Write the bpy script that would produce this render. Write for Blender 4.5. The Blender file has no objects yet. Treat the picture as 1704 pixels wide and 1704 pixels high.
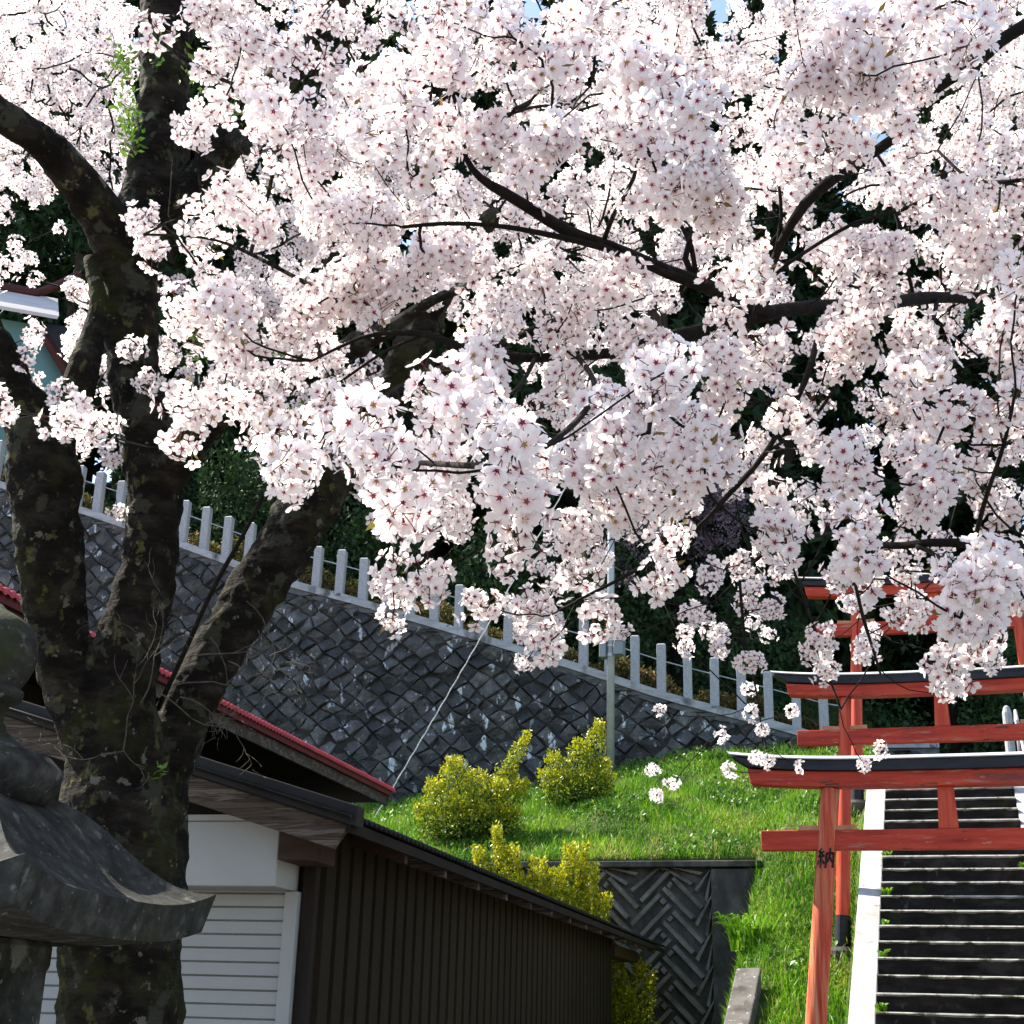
import bpy, math, random
import numpy as np
from math import sin, cos, radians, sqrt, pi, atan2, exp
from mathutils import Vector, Matrix

rng = np.random.default_rng(7)
random.seed(7)
scn = bpy.context.scene
COL = scn.collection

# ------------------------------------------------------------------ camera
FPX = 2300.0
YAW, PITCH, ROLL = radians(18), radians(20), radians(1.6)
CAM = np.array([0.0, 0.0, 1.6])
fw = np.array([-sin(YAW) * cos(PITCH), cos(YAW) * cos(PITCH), sin(PITCH)])
_r0 = np.array([cos(YAW), sin(YAW), 0.0]); _u0 = np.cross(_r0, fw)
rt = _r0 * cos(ROLL) + _u0 * sin(ROLL)
up = np.cross(rt, fw)
cam_d = bpy.data.cameras.new('camera')
cam = bpy.data.objects.new('camera', cam_d); COL.objects.link(cam)
cam_d.sensor_width = 36.0
cam_d.lens = 36.0 * FPX / 1704.0
cam_d.clip_start = 0.05; cam_d.clip_end = 2000
cam.matrix_world = Matrix(((rt[0], up[0], -fw[0], CAM[0]), (rt[1], up[1], -fw[1], CAM[1]),
                           (rt[2], up[2], -fw[2], CAM[2]), (0, 0, 0, 1)))
scn.camera = cam

# ------------------------------------------------------------------ light
SUN = np.array([-0.84, 0.15, 0.90]); SUN /= np.linalg.norm(SUN)
wd = bpy.data.worlds.new('World'); scn.world = wd; wd.use_nodes = True
nt = wd.node_tree
sky = nt.nodes.new('ShaderNodeTexSky'); sky.sky_type = 'NISHITA'; sky.sun_disc = False
sky.sun_elevation = math.asin(SUN[2]); sky.sun_rotation = atan2(SUN[0], SUN[1])
sky.air_density = 1.0; sky.dust_density = 1.2
bg = nt.nodes['Background']; bg.inputs[1].default_value = 0.12
nt.links.new(sky.outputs[0], bg.inputs[0])
sl = bpy.data.lights.new('sun', 'SUN'); sl.energy = 5.0; sl.angle = radians(0.5); sl.color = (1.0, 0.93, 0.80)
so = bpy.data.objects.new('sun', sl); COL.objects.link(so)
so.rotation_euler = Vector(SUN).to_track_quat('Z', 'Y').to_euler()
scn.view_settings.view_transform = 'Standard'; scn.view_settings.look = 'None'
scn.view_settings.gamma = 1.0; scn.view_settings.exposure = 1.5
scn.cycles.max_bounces = 8; scn.cycles.diffuse_bounces = 4; scn.cycles.transmission_bounces = 4
scn.cycles.transparent_max_bounces = 8

# ------------------------------------------------------------------ helpers
def ray(px, py):
    return fw + rt * ((px - 852) / FPX) + up * ((852 - py) / FPX)
def D(px, py, d): return CAM + ray(px, py) * d
def on_plane(px, py, p0, n):
    d = ray(px, py); return CAM + d * (np.dot(np.asarray(p0, float) - CAM, n) / np.dot(d, n))
def at_y(px, py, Y): return on_plane(px, py, (0, Y, 0), np.array([0, 1., 0]))
def at_x(px, py, X): return on_plane(px, py, (X, 0, 0), np.array([1., 0, 0]))

def tag(o, label=None, cat=None, group=None, kind=None):
    if label: o['label'] = label
    if cat: o['category'] = cat
    if group: o['group'] = group
    if kind: o['kind'] = kind
    return o
def empty(name, loc, rz=0.0):
    o = bpy.data.objects.new(name, None); COL.objects.link(o)
    o.location = tuple(float(v) for v in loc); o.rotation_euler = (0, 0, rz); o.empty_display_size = 0.2
    return o
def copy_tree(o, parent=None):
    c = o.copy(); COL.objects.link(c)
    if parent: c.parent = parent
    for ch in list(o.children): copy_tree(ch, c)
    return c
def link_mesh(name, me, parent=None, loc=(0, 0, 0)):
    o = bpy.data.objects.new(name, me); COL.objects.link(o)
    o.location = tuple(float(v) for v in loc)
    if parent: o.parent = parent
    return o
def np_mesh(name, V, F, mats, midx=None, tint=None, parent=None, loc=(0, 0, 0), smooth=False):
    """V (n,3), F (m,3|4) int arrays -> one mesh object"""
    V = np.asarray(V, np.float32); F = np.asarray(F, np.int32)
    me = bpy.data.meshes.new(name)
    k = F.shape[1]; m = len(F)
    me.vertices.add(len(V)); me.vertices.foreach_set('co', V.ravel())
    me.loops.add(m * k); me.loops.foreach_set('vertex_index', F.ravel())
    me.polygons.add(m); me.polygons.foreach_set('loop_start', np.arange(0, m * k, k, dtype=np.int32))
    for mm in (mats if isinstance(mats, (list, tuple)) else [mats]): me.materials.append(mm)
    if midx is not None: me.polygons.foreach_set('material_index', np.asarray(midx, np.int32))
    me.polygons.foreach_set('use_smooth', np.full(m, smooth, bool))
    if tint is not None:
        a = me.attributes.new('tint', 'FLOAT', 'POINT'); a.data.foreach_set('value', np.asarray(tint, np.float32))
    me.update(calc_edges=True); me.validate()
    return link_mesh(name, me, parent, loc)

class MB:
    def __init__(s, off=(0, 0, 0)): s.v = []; s.f = []; s.off = np.asarray(off, float)
    def add(s, vs, fs):
        b = len(s.v); s.v += [tuple(float(c) for c in v) for v in vs]; s.f += [tuple(i + b for i in f) for f in fs]; return s
    def hexa(s, p):   # 8 points: bottom 4 (ccw), top 4
        return s.add(p, [(3, 2, 1, 0), (4, 5, 6, 7), (0, 1, 5, 4), (1, 2, 6, 5), (2, 3, 7, 6), (3, 0, 4, 7)])
    def box(s, x0, x1, y0, y1, z0, z1):
        return s.hexa([(x0, y0, z0), (x1, y0, z0), (x1, y1, z0), (x0, y1, z0), (x0, y0, z1), (x1, y0, z1), (x1, y1, z1), (x0, y1, z1)])
    def tube(s, pts, rad, n=10, cap=True, jit=0.0):
        pts = [np.asarray(p, float) for p in pts]; N = len(pts)
        if not hasattr(rad, '__len__'): rad = [rad] * N
        vs = []; fs = []; ref = None
        for i, p in enumerate(pts):
            t = pts[min(i + 1, N - 1)] - pts[max(i - 1, 0)]; t = t / (np.linalg.norm(t) + 1e-9)
            if ref is None: ref = np.array([1., 0, 0]) if abs(t[0]) < .8 else np.array([0, 1., 0])
            a = ref - t * np.dot(ref, t); a /= np.linalg.norm(a) + 1e-9; b = np.cross(t, a); ref = a
            for k in range(n):
                w = 2 * pi * k / n; rr = rad[i] * (1 + (random.uniform(-jit, jit) if jit else 0))
                vs.append(p + a * (rr * cos(w)) + b * (rr * sin(w)))
        for i in range(N - 1):
            for k in range(n):
                k2 = (k + 1) % n; fs.append((i * n + k, i * n + k2, (i + 1) * n + k2, (i + 1) * n + k))
        if cap: fs.append(tuple(range(n - 1, -1, -1))); fs.append(tuple((N - 1) * n + k for k in range(n)))
        return s.add(vs, fs)
    def lathe(s, prof, c=(0, 0), n=24):
        vs = []; fs = []; N = len(prof)
        for r, z in prof:
            for k in range(n): w = 2 * pi * k / n; vs.append((c[0] + r * cos(w), c[1] + r * sin(w), z))
        for i in range(N - 1):
            for k in range(n): k2 = (k + 1) % n; fs.append((i * n + k, i * n + k2, (i + 1) * n + k2, (i + 1) * n + k))
        fs.append(tuple(range(n - 1, -1, -1))); fs.append(tuple((N - 1) * n + k for k in range(n)))
        return s.add(vs, fs)
    def build(s, name, m, parent=None, loc=(0, 0, 0), smooth=False, bevel=0.0):
        me = bpy.data.meshes.new(name)
        me.from_pydata([tuple(np.asarray(v) - s.off) for v in s.v], [], s.f)
        me.materials.append(m); me.validate()
        if smooth:
            me.polygons.foreach_set('use_smooth', np.full(len(me.polygons), True, bool))
        o = link_mesh(name, me, parent, loc)
        if bevel:
            b = o.modifiers.new('bevel', 'BEVEL'); b.width = bevel; b.segments = 2; b.limit_method = 'ANGLE'; b.angle_limit = radians(40)
        return o

# ------------------------------------------------------------------ materials
def mat(name, cols, scale=(1, 1, 1), detail=6, rough=0.8, bump=0.0, bscale=None, dist=0.02, spec=0.3, metal=0.0,
        spots=None, tone=False, tint=None, transl=0.0, warp=0.0):
    """cols: [(pos, rgb)...] over a stretched noise; spots: [(scale, lo, hi, rgb)] patches; tint: [(pos,rgb)] over the tint attribute"""
    m = bpy.data.materials.new(name); m.use_nodes = True
    t = m.node_tree; N = t.nodes; L = t.links
    bs = N['Principled BSDF']; bs.inputs['Roughness'].default_value = rough
    bs.inputs['Specular IOR Level'].default_value = spec; bs.inputs['Metallic'].default_value = metal
    tc = N.new('ShaderNodeTexCoord'); mp = N.new('ShaderNodeMapping'); mp.inputs['Scale'].default_value = scale
    L.new(tc.outputs['Object'], mp.inputs[0])
    def ramp(inp, stops):
        r = N.new('ShaderNodeValToRGB'); e = r.color_ramp.elements
        while len(e) < len(stops): e.new(0.5)
        for el, (p, c) in zip(e, stops): el.position = p; el.color = (*c, 1)
        L.new(inp, r.inputs[0]); return r.outputs[0]
    def noise(vec, sc, det=6, ds=0.0):
        n = N.new('ShaderNodeTexNoise'); n.inputs['Scale'].default_value = sc; n.inputs['Detail'].default_value = det
        n.inputs['Roughness'].default_value = 0.62; n.inputs['Distortion'].default_value = ds
        L.new(vec, n.inputs['Vector']); return n.outputs[0]
    def mix(fac, a, b):
        x = N.new('ShaderNodeMix'); x.data_type = 'RGBA'
        if hasattr(fac, 'links'): L.new(fac, x.inputs[0])
        else: x.inputs[0].default_value = fac
        L.new(a, x.inputs[6]); L.new(b, x.inputs[7]); return x.outputs[2]
    if tint:
        at = N.new('ShaderNodeAttribute'); at.attribute_name = 'tint'
        col = ramp(at.outputs['Fac'], tint)
    else:
        nz = noise(mp.outputs[0], 1.0, detail, warp)
        col = ramp(nz, cols)
    for sp in (spots or []):
        sc, lo, hi, rgb = sp[:4]
        m2 = N.new('ShaderNodeMapping'); m2.inputs['Location'].default_value = (sc * 3.1, sc, 7.7)
        if len(sp) > 4: m2.inputs['Scale'].default_value = sp[4]
        L.new(tc.outputs['Object'], m2.inputs[0])
        f = ramp(noise(m2.outputs[0], sc, 5), [(lo, (0, 0, 0)), (hi, (1, 1, 1))])
        c = N.new('ShaderNodeRGB'); c.outputs[0].default_value = (*rgb, 1)
        col = mix(f, col, c.outputs[0])
    if tone:                                 # every stone has a tone of its own
        at = N.new('ShaderNodeAttribute'); at.attribute_name = 'tone'
        mr = N.new('ShaderNodeMapRange'); mr.inputs[3].default_value = .45; mr.inputs[4].default_value = 1.7; L.new(at.outputs['Fac'], mr.inputs[0])
        vm = N.new('ShaderNodeVectorMath'); vm.operation = 'SCALE'; L.new(col, vm.inputs[0]); L.new(mr.outputs[0], vm.inputs['Scale']); col = vm.outputs[0]
    L.new(col, bs.inputs['Base Color'])
    if bump:
        mb_ = N.new('ShaderNodeMapping'); mb_.inputs['Scale'].default_value = bscale or scale
        L.new(tc.outputs['Object'], mb_.inputs[0])
        b = N.new('ShaderNodeBump'); b.inputs['Strength'].default_value = bump; b.inputs['Distance'].default_value = dist
        L.new(noise(mb_.outputs[0], 1.0, 8), b.inputs['Height']); L.new(b.outputs[0], bs.inputs['Normal'])
    if transl:
        tr = N.new('ShaderNodeBsdfTranslucent'); L.new(col, tr.inputs[0])
        mx = N.new('ShaderNodeMixShader'); mx.inputs[0].default_value = transl
        L.new(bs.outputs[0], mx.inputs[1]); L.new(tr.outputs[0], mx.inputs[2])
        L.new(mx.outputs[0], N['Material Output'].inputs[0])
    return m

M = {}
M['bark'] = mat('bark', [(.3, (.004, .0034, .0028)), (.50, (.0115, .009, .007)), (.72, (.042, .036, .028))], (6, 6, 13), rough=.95, bump=1.0,
                bscale=(14, 14, 40), dist=.035, spec=.15,
                spots=[(3.2, .56, .60, (.045, .046, .034), (2.5, 2.5, 2.5)), (2.3, .54, .66, (.032, .034, .010)), (9.0, .60, .67, (.085, .083, .030), (1.6, 1.6, 1.2)), (13, .64, .66, (.13, .13, .10))])
M['twig'] = mat('twig_bark', [(.3, (.006, .0045, .004)), (.6, (.014, .011, .009)), (.8, (.034, .028, .022))], (26, 26, 26), rough=.9, spec=.15, bump=1.0, dist=.012)
M['twig_grey'] = mat('grey_twig_bark', [(.3, (.03, .026, .02)), (.7, (.11, .10, .08))], (30, 30, 30), rough=.9)
M['petal'] = mat('cherry_petal', [], tint=[(0.0, (.70, .25, .33)), (.22, (.92, .72, .74)), (.55, (.97, .90, .895)), (1.0, (.985, .965, .95))], rough=.55, spec=.2, transl=.68)
M['flower_eye'] = mat('flower_eye', [], tint=[(0.0, (.11, .010, .024)), (.55, (.21, .02, .045)), (.8, (.27, .08, .05)), (1.0, (.30, .23, .05))], rough=.7, transl=.15)
M['stalk'] = mat('flower_stalk', [(.3, (.10, .09, .02)), (.7, (.22, .10, .06))], (40, 40, 40), rough=.7, transl=.2)
M['young_leaf'] = mat('young_leaf', [(.3, (.14, .15, .02)), (.7, (.25, .13, .05))], (30, 30, 30), rough=.6, transl=.4)
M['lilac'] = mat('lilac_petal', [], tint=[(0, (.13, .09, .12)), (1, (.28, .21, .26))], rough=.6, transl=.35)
M['grass'] = mat('grass_blade', [], tint=[(0, (.03, .10, .006)), (.35, (.08, .22, .008)), (.65, (.165, .34, .012)), (.9, (.29, .39, .03)), (1, (.36, .30, .12))], rough=.5, spec=.35, transl=.38)
M['soil'] = mat('grassy_soil', [(.3, (.035, .045, .012)), (.55, (.06, .085, .016)), (.75, (.10, .08, .05))], (2.2, 2.2, 2.2), rough=.95, bump=.6, bscale=(14, 14, 14), dist=.05)
M['weed'] = mat('weed_leaf', [], tint=[(0, (.03, .10, .012)), (.6, (.09, .21, .02)), (1, (.18, .30, .03))], rough=.45, spec=.4, transl=.3)
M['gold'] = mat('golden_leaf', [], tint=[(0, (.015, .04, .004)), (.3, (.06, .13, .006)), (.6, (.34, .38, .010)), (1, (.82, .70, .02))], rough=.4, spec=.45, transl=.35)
M['hedge'] = mat('hedge_leaf', [], tint=[(0, (.03, .05, .012)), (.5, (.10, .11, .025)), (.75, (.20, .12, .04)), (1, (.30, .14, .06))], rough=.55, transl=.3)
M['cedar'] = mat('cedar_leaf', [], tint=[(0, (.010, .022, .010)), (.6, (.018, .042, .014)), (1, (.035, .075, .02))], rough=.7, spec=.2, transl=.12)
M['cedar_bark'] = mat('cedar_bark', [(.3, (.03, .022, .016)), (.7, (.08, .058, .042))], (8, 8, 1.2), rough=.95, bump=.8, dist=.05)
M['stone'] = mat('rubble_stone', [(.28, (.020, .020, .020)), (.5, (.055, .055, .054)), (.75, (.125, .125, .121))], (3.5, 3.5, 3.5), rough=.6, bump=1.0, bscale=(11, 11, 11), dist=.07, spec=.5, tone=True,
                 spots=[(3.2, .60, .64, (.46, .49, .52), (1.7, 1.7, .8)), (8.0, .64, .68, (.20, .215, .23))])  # white patches put raking highlights into the stone colour
M['mortar'] = mat('mortar', [(.3, (.014, .014, .013)), (.7, (.04, .04, .038))], (6, 6, 6), rough=.95)
M['granite'] = mat('granite', [(.3, (.24, .245, .26)), (.5, (.34, .35, .365)), (.7, (.50, .505, .52))], (55, 55, 55), rough=.65, bump=.25, dist=.01,
                   spots=[(3.0, .60, .75, (.24, .24, .23), (1, 1, .35)), (22, .66, .72, (.16, .16, .17))])
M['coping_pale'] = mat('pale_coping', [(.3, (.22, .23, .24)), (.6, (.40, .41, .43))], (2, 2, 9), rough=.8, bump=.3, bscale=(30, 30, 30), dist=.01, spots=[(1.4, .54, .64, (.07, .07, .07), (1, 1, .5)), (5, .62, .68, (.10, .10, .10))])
M['coping_shade'] = mat('painted_coping_shade', [(.3, (.06, .065, .07)), (.7, (.16, .165, .17))], (5, 5, 5), rough=.85, bump=.5, dist=.02)  # dark tone standing for shade, not a stain
M['conc'] = mat('pale_concrete', [(.3, (.34, .33, .31)), (.6, (.46, .45, .43)), (.8, (.56, .55, .53))], (2.5, 2.5, 2.5), rough=.85, bump=.3, bscale=(30, 30, 30), dist=.008,
                spots=[(1.7, .54, .72, (.24, .205, .19)), (5, .62, .72, (.17, .16, .13)), (14, .64, .70, (.15, .135, .125))])
M['step'] = mat('dark_step', [(.3, (.010, .009, .0075)), (.55, (.024, .021, .018)), (.8, (.062, .055, .047))], (3.2, 6, 8), rough=.95, spec=.1, bump=.5, bscale=(25, 25, 25), dist=.01,
                spots=[(1.6, .56, .70, (.06, .053, .044)), (9, .62, .70, (.075, .068, .058), (1, 1, .5)), (3, .64, .72, (.03, .038, .012))])
M['nosing'] = mat('sunlit_worn_edge', [(.3, (.24, .24, .21)), (.7, (.50, .49, .45))], (9, 9, 9), rough=.85, spots=[(4.5, .54, .62, (.07, .07, .045)), (14, .60, .66, (.10, .095, .08))])  # worn edges, coloured paler to paint in the sun they catch
M['conc_old'] = mat('old_concrete', [(.3, (.028, .026, .023)), (.5, (.070, .066, .058)), (.72, (.15, .14, .125))], (3.5, 3.5, 2), rough=.95, bump=.6, bscale=(22, 22, 22), dist=.015,
                    spots=[(2.1, .60, .72, (.035, .042, .016)), (16, .66, .72, (.16, .155, .14))])
M['conc_block'] = mat('block_ribs', [(.3, (.07, .065, .055)), (.55, (.16, .15, .13)), (.75, (.27, .255, .22))], (4, 4, 4), rough=.95, bump=.6, bscale=(30, 30, 30), dist=.012,
                      spots=[(2.1, .58, .70, (.04, .042, .02))])
M['curb'] = mat('lichen_curb', [(.3, (.085, .078, .07)), (.6, (.14, .13, .118)), (.8, (.20, .19, .175))], (5, 5, 5), rough=.95, bump=.6, bscale=(28, 28, 28), dist=.012,
                spots=[(3.0, .50, .66, (.05, .046, .04)), (15, .61, .66, (.36, .35, .33))])
M['red'] = mat('vermilion_paint', [(.25, (.20, .016, .008)), (.5, (.44, .038, .016)), (.72, (.53, .075, .033))], (1.6, 14, 14), rough=.6, bump=.35, bscale=(3, 60, 60), dist=.008,
               spots=[(2.2, .58, .70, (.42, .16, .10), (1, 9, 9)), (1.5, .60, .74, (.16, .04, .028), (.8, 3, 3)), (7, .63, .68, (.07, .035, .025), (.5, 2.2, 2.2)), (22, .66, .69, (.40, .24, .17), (.3, 2, 2))])
M['red_post'] = mat('vermilion_post', [(.25, (.26, .024, .012)), (.5, (.50, .055, .024)), (.75, (.58, .13, .06))], (16, 16, 1.2), rough=.6, bump=.5, bscale=(50, 50, 3), dist=.008,
                    spots=[(9, .60, .72, (.34, .17, .10), (1, 1, .08))])
M['red_worn'] = mat('worn_vermilion_post', [(.24, (.26, .024, .014)), (.42, (.48, .065, .03)), (.56, (.55, .17, .08)), (.72, (.60, .34, .20))], (22, 22, .9), rough=.75, bump=.8, bscale=(55, 55, 2.2), dist=.012,
                    spots=[(10, .60, .70, (.50, .30, .19), (1, 1, .07)), (13, .66, .72, (.16, .05, .03), (1, 1, .06))])
M['wedge'] = mat('bare_wedge', [(.3, (.38, .14, .06)), (.7, (.55, .28, .14))], (12, 12, 12), rough=.7)
M['black'] = mat('black_paint', [(.3, (.008, .009, .013)), (.7, (.022, .024, .032))], (3, 20, 20), rough=.55, bump=.2, dist=.006)
M['capmetal'] = mat('pale_metal_flashing', [(.3, (.45, .45, .46)), (.7, (.70, .70, .70))], (4, 4, 4), rough=.35, spec=.6)
M['ink'] = mat('black_ink', [(.3, (.006, .006, .006)), (.7, (.012, .011, .011))], (9, 9, 9), rough=.8)
M['lantern'] = mat('weathered_stone', [(.30, (.018, .018, .017)), (.5, (.038, .039, .036)), (.70, (.078, .08, .073))], (17, 17, 17), rough=.95, bump=.45, bscale=(38, 38, 38), dist=.022, spec=.15,
                   spots=[(3.2, .50, .68, (.016, .018, .012)), (2.0, .58, .72, (.034, .042, .014)), (8, .61, .67, (.13, .135, .12)), (34, .64, .67, (.14, .14, .125))])
M['siding'] = mat('brown_metal_siding', [(.3, (.016, .011, .006)), (.7, (.028, .020, .011))], (.6, .6, .6), rough=.75, spec=.12, bump=.06, bscale=(6, 6, 1), dist=.01,
                  spots=[(26, .72, .75, (.12, .105, .09), (1, 1, .3))])
M['wood_dark'] = mat('dark_timber', [(.3, (.010, .007, .005)), (.7, (.026, .018, .012))], (14, 14, 1.5), rough=.85, bump=.4, dist=.008)
M['wood_brown'] = mat('brown_timber', [(.3, (.025, .013, .008)), (.7, (.06, .032, .02))], (2, 14, 14), rough=.8, bump=.4, dist=.008)
M['wood_grey'] = mat('weathered_board', [(.30, (.035, .022, .015)), (.42, (.11, .088, .07)), (.50, (.055, .038, .028)), (.58, (.17, .145, .125)), (.70, (.07, .046, .032)), (.8, (.15, .125, .105))], (1.0, 9, 17), rough=.95, spec=.1, bump=.9, bscale=(2.5, 40, 70), dist=.015, warp=1.2)
M['roof_dark'] = mat('dark_roof_sheet', [(.3, (.010, .0095, .0095)), (.7, (.022, .021, .020))], (2, 2, 2), rough=.6, spec=.2)
M['rooftip'] = mat('roof_sheet_rust', [(.3, (.010, .008, .007)), (.7, (.024, .018, .014))], (5, 5, 5), rough=.8, spec=.15)
M['roof_red'] = mat('red_roof_sheet', [(.3, (.40, .035, .04)), (.7, (.52, .07, .075))], (2, 2, 2), rough=.5, spec=.35)
M['fascia'] = mat('maroon_fascia', [(.3, (.10, .014, .016)), (.7, (.16, .024, .026))], (2, 9, 9), rough=.6)
M['soffit'] = mat('soffit_board', [(.3, (.012, .009, .006)), (.7, (.026, .019, .014))], (2, 12, 12), rough=.9)
M['shutter'] = mat('white_shutter', [(.3, (.30, .30, .285)), (.7, (.36, .36, .345))], (1.5, 1.5, 1.5), rough=.45, spec=.4, spots=[(2.5, .66, .8, (.25, .24, .22), (1, 1, .3))])
M['shutter_box'] = mat('cream_shutter_box', [(.3, (.33, .33, .315)), (.7, (.38, .38, .365))], (1.5, 1.5, 1.5), rough=.55)
M['teal'] = mat('teal_plaster', [(.3, (.10, .21, .22)), (.7, (.14, .27, .27))], (1.5, 1.5, 1.5), rough=.9)
M['shrine_roof'] = mat('pale_metal_roof', [(.3, (.50, .46, .45)), (.7, (.66, .62, .61))], (1, 6, 1), rough=.6, spec=.3)
M['shrine_red'] = mat('shrine_bargeboard', [(.3, (.045, .011, .010)), (.7, (.085, .02, .017))], (2, 2, 9), rough=.6)
M['steel'] = mat('galvanised_steel', [(.3, (.36, .38, .41)), (.7, (.52, .54, .57))], (3, 3, 3), rough=.45, metal=.35, spec=.5)
M['boxgrey'] = mat('grey_enclosure', [(.3, (.20, .24, .26)), (.7, (.27, .31, .33))], (3, 3, 3), rough=.5)
M['rope'] = mat('pale_guy_cover', [(.35, (.40, .39, .36)), (.65, (.75, .74, .71))], (30, 30, 30), rough=.7)
M['gravel'] = mat('gravel_ground', [(.3, (.12, .11, .10)), (.7, (.24, .22, .20))], (8, 8, 8), rough=.95, bump=.6, bscale=(50, 50, 50), dist=.02)
# ------------------------------------------------------------------ terrain
WA = np.array([-16.7, 23.0]); WB = np.array([-3.1, 25.0])       # plan line of the stone wall
wdir = (WB - WA) / np.linalg.norm(WB - WA); wn = np.array([wdir[1], -wdir[0]])
WALLP = np.array([WA[0], WA[1], 0]); WALLN = np.array([wn[0], wn[1], 0])
def wall_y(x): return WA[1] + (x - WA[0]) * wdir[1] / wdir[0]
cop_px = [(-60, 783), (141, 846), (294, 898), (468, 962), (598, 997), (781, 1051), (961, 1105), (1109, 1154), (1282, 1199), (1400, 1232)]
cop = np.array([on_plane(x, y, WALLP, WALLN) for x, y in cop_px])
cop = np.vstack([cop[0] + (cop[0] - cop[1]) * 1.2, cop])
def cop_z(x): return np.interp(x, cop[:, 0], cop[:, 2])
def sstep(a, b, x): t = np.clip((x - a) / (b - a), 0, 1); return t * t * (3 - 2 * t)
def slope(y): return np.clip(1.74 + .5843 * (np.asarray(y, float) - 14.21), 0, 4.93)
def bumps(x, y, a=1.0):
    return a * (.10 * np.sin(1.3 * x + .7 * y) * np.sin(.9 * y - .5 * x) + .05 * np.sin(3.1 * x + 1.1) * np.sin(2.7 * y + .4) + .025 * np.sin(7.1 * x) * np.sin(6.3 * y + 1))
def terrain(x, y):
    x = np.asarray(x, float); y = np.asarray(y, float)
    s = slope(y) - .07 - .50 * sstep(-1.125, -1.2, x) * (y < 18.42) * sstep(19.2, 17.4, y)
    wy = wall_y(np.clip(x, -26, -1)); zw = np.clip(5.26 + .157 * (x + 9.46), 4.6, 6.3)
    # bank left of the stairs
    bank = s - np.maximum(0, -2.15 - x) * .8 - np.maximum(0, -2.50 - x) * 3.5
    left = np.where(y < 15.5, np.where(x > -2.2, s, 0.0), np.maximum(0, bank))
    strip = np.where(x > -2.1, s, left)
    # mound
    zr = np.maximum(3.52, 3.90 - .8 * np.maximum(0, -2.15 - x) - 3.5 * np.maximum(0, -2.5 - x))
    t = np.clip((y - 18.3) / (wy - 18.3), 0, 1)
    mound = zr + (np.where(x > -1.2, 4.90, zw) - zr) * t ** .9 + bumps(x, y, 1.25) * sstep(.05, .3, t) * (x < -1.2)
    front = strip + bumps(x, y, .35) * (s > .3) * (x < -1.15) * (x > -2.05)
    z = np.where(y > 18.42, np.where(x < -1.13, mound, s), front)
    # terrace and wooded hill behind the wall
    terr = np.where(x < -2.4, cop_z(x) - .12, 4.88 + (cop_z(-2.4) - 5.0) * sstep(-1.2, -2.4, x))
    hill = terr + np.maximum(0, y - wy - 4) * .42
    z = np.where(y > wy + .12, hill, z)
    z = np.where(x > 1.0, np.where(y > 18.42, np.where(y > 26, 4.9 + (y - 26) * .42, s), s), z)
    z = np.where(y > 200, np.minimum(z, 40), z)
    return z
xs = np.unique(np.concatenate([np.linspace(-400, -60, 14), np.arange(-60, -21, 2.0), np.arange(-21, 4, .13), np.arange(4, 60, 2.0), np.linspace(60, 400, 14)]))
ys = np.unique(np.concatenate([np.linspace(-300, -20, 12), np.arange(-20, 11, 1.5), np.arange(11, 27, .12), np.arange(27, 80, 1.5), np.linspace(80, 400, 12)]))
X, Y = np.meshgrid(xs, ys); Z = terrain(X, np.minimum(Y, 90))
V = np.stack([X.ravel(), Y.ravel(), Z.ravel()], 1)
nx, ny = len(xs), len(ys)
I = (np.arange(ny - 1)[:, None] * nx + np.arange(nx - 1)[None, :]).ravel()
F = np.stack([I, I + 1, I + nx + 1, I + nx], 1)
cx = X[:-1, :-1].ravel(); cy = Y[:-1, :-1].ravel()
mi = ((cy < 11.2) | ((cx < -2.2) & (cy < 15.4))).astype(int)
g = np_mesh('ground', V, F, [M['soil'], M['gravel']], mi)
tag(g, 'grassy hillside and gravel yard under the whole scene', 'ground', kind='structure')

# ------------------------------------------------------------------ stone stairs
XL, XR = -.87, .70
st = empty('stone_stairway', (0, 14.2, 0)); O = (0, 14.2, 0)
tag(st, 'long dark stone stairway with worn step edges coloured sunlit-pale, climbing under the red torii', 'stairway')
R_ = .172; T_ = R_ / .5843; y0 = 14.21 - 1.74 / .5843
body = MB(O); nose = MB(O); nst = 29
for k in range(nst):
    yf = y0 + k * T_; z = k * R_; y1 = yf + T_ if k < nst - 1 else 24.5
    body.add([(XL, yf + .022, z - .0), (XR, yf + .022, z), (XR, yf + .022, z + R_ - .022), (XL, yf + .022, z + R_ - .022), (XL, y1 + .022, z + R_ - .004), (XR, y1 + .022, z + R_ - .004), (XL, yf + .05, z + R_ - .004), (XR, yf + .05, z + R_ - .004)],
             [(0, 1, 2, 3), (6, 7, 5, 4)])
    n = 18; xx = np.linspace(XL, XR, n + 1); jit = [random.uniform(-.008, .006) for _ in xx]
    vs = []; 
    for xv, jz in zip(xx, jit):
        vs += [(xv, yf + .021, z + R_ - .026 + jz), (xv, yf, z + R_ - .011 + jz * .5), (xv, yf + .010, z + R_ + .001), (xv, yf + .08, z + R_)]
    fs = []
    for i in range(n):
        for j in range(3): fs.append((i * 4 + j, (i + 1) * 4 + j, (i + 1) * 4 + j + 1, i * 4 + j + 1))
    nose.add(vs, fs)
body.build('steps', M['step'], st); nose.build('step_edges', M['nosing'], st)
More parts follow.
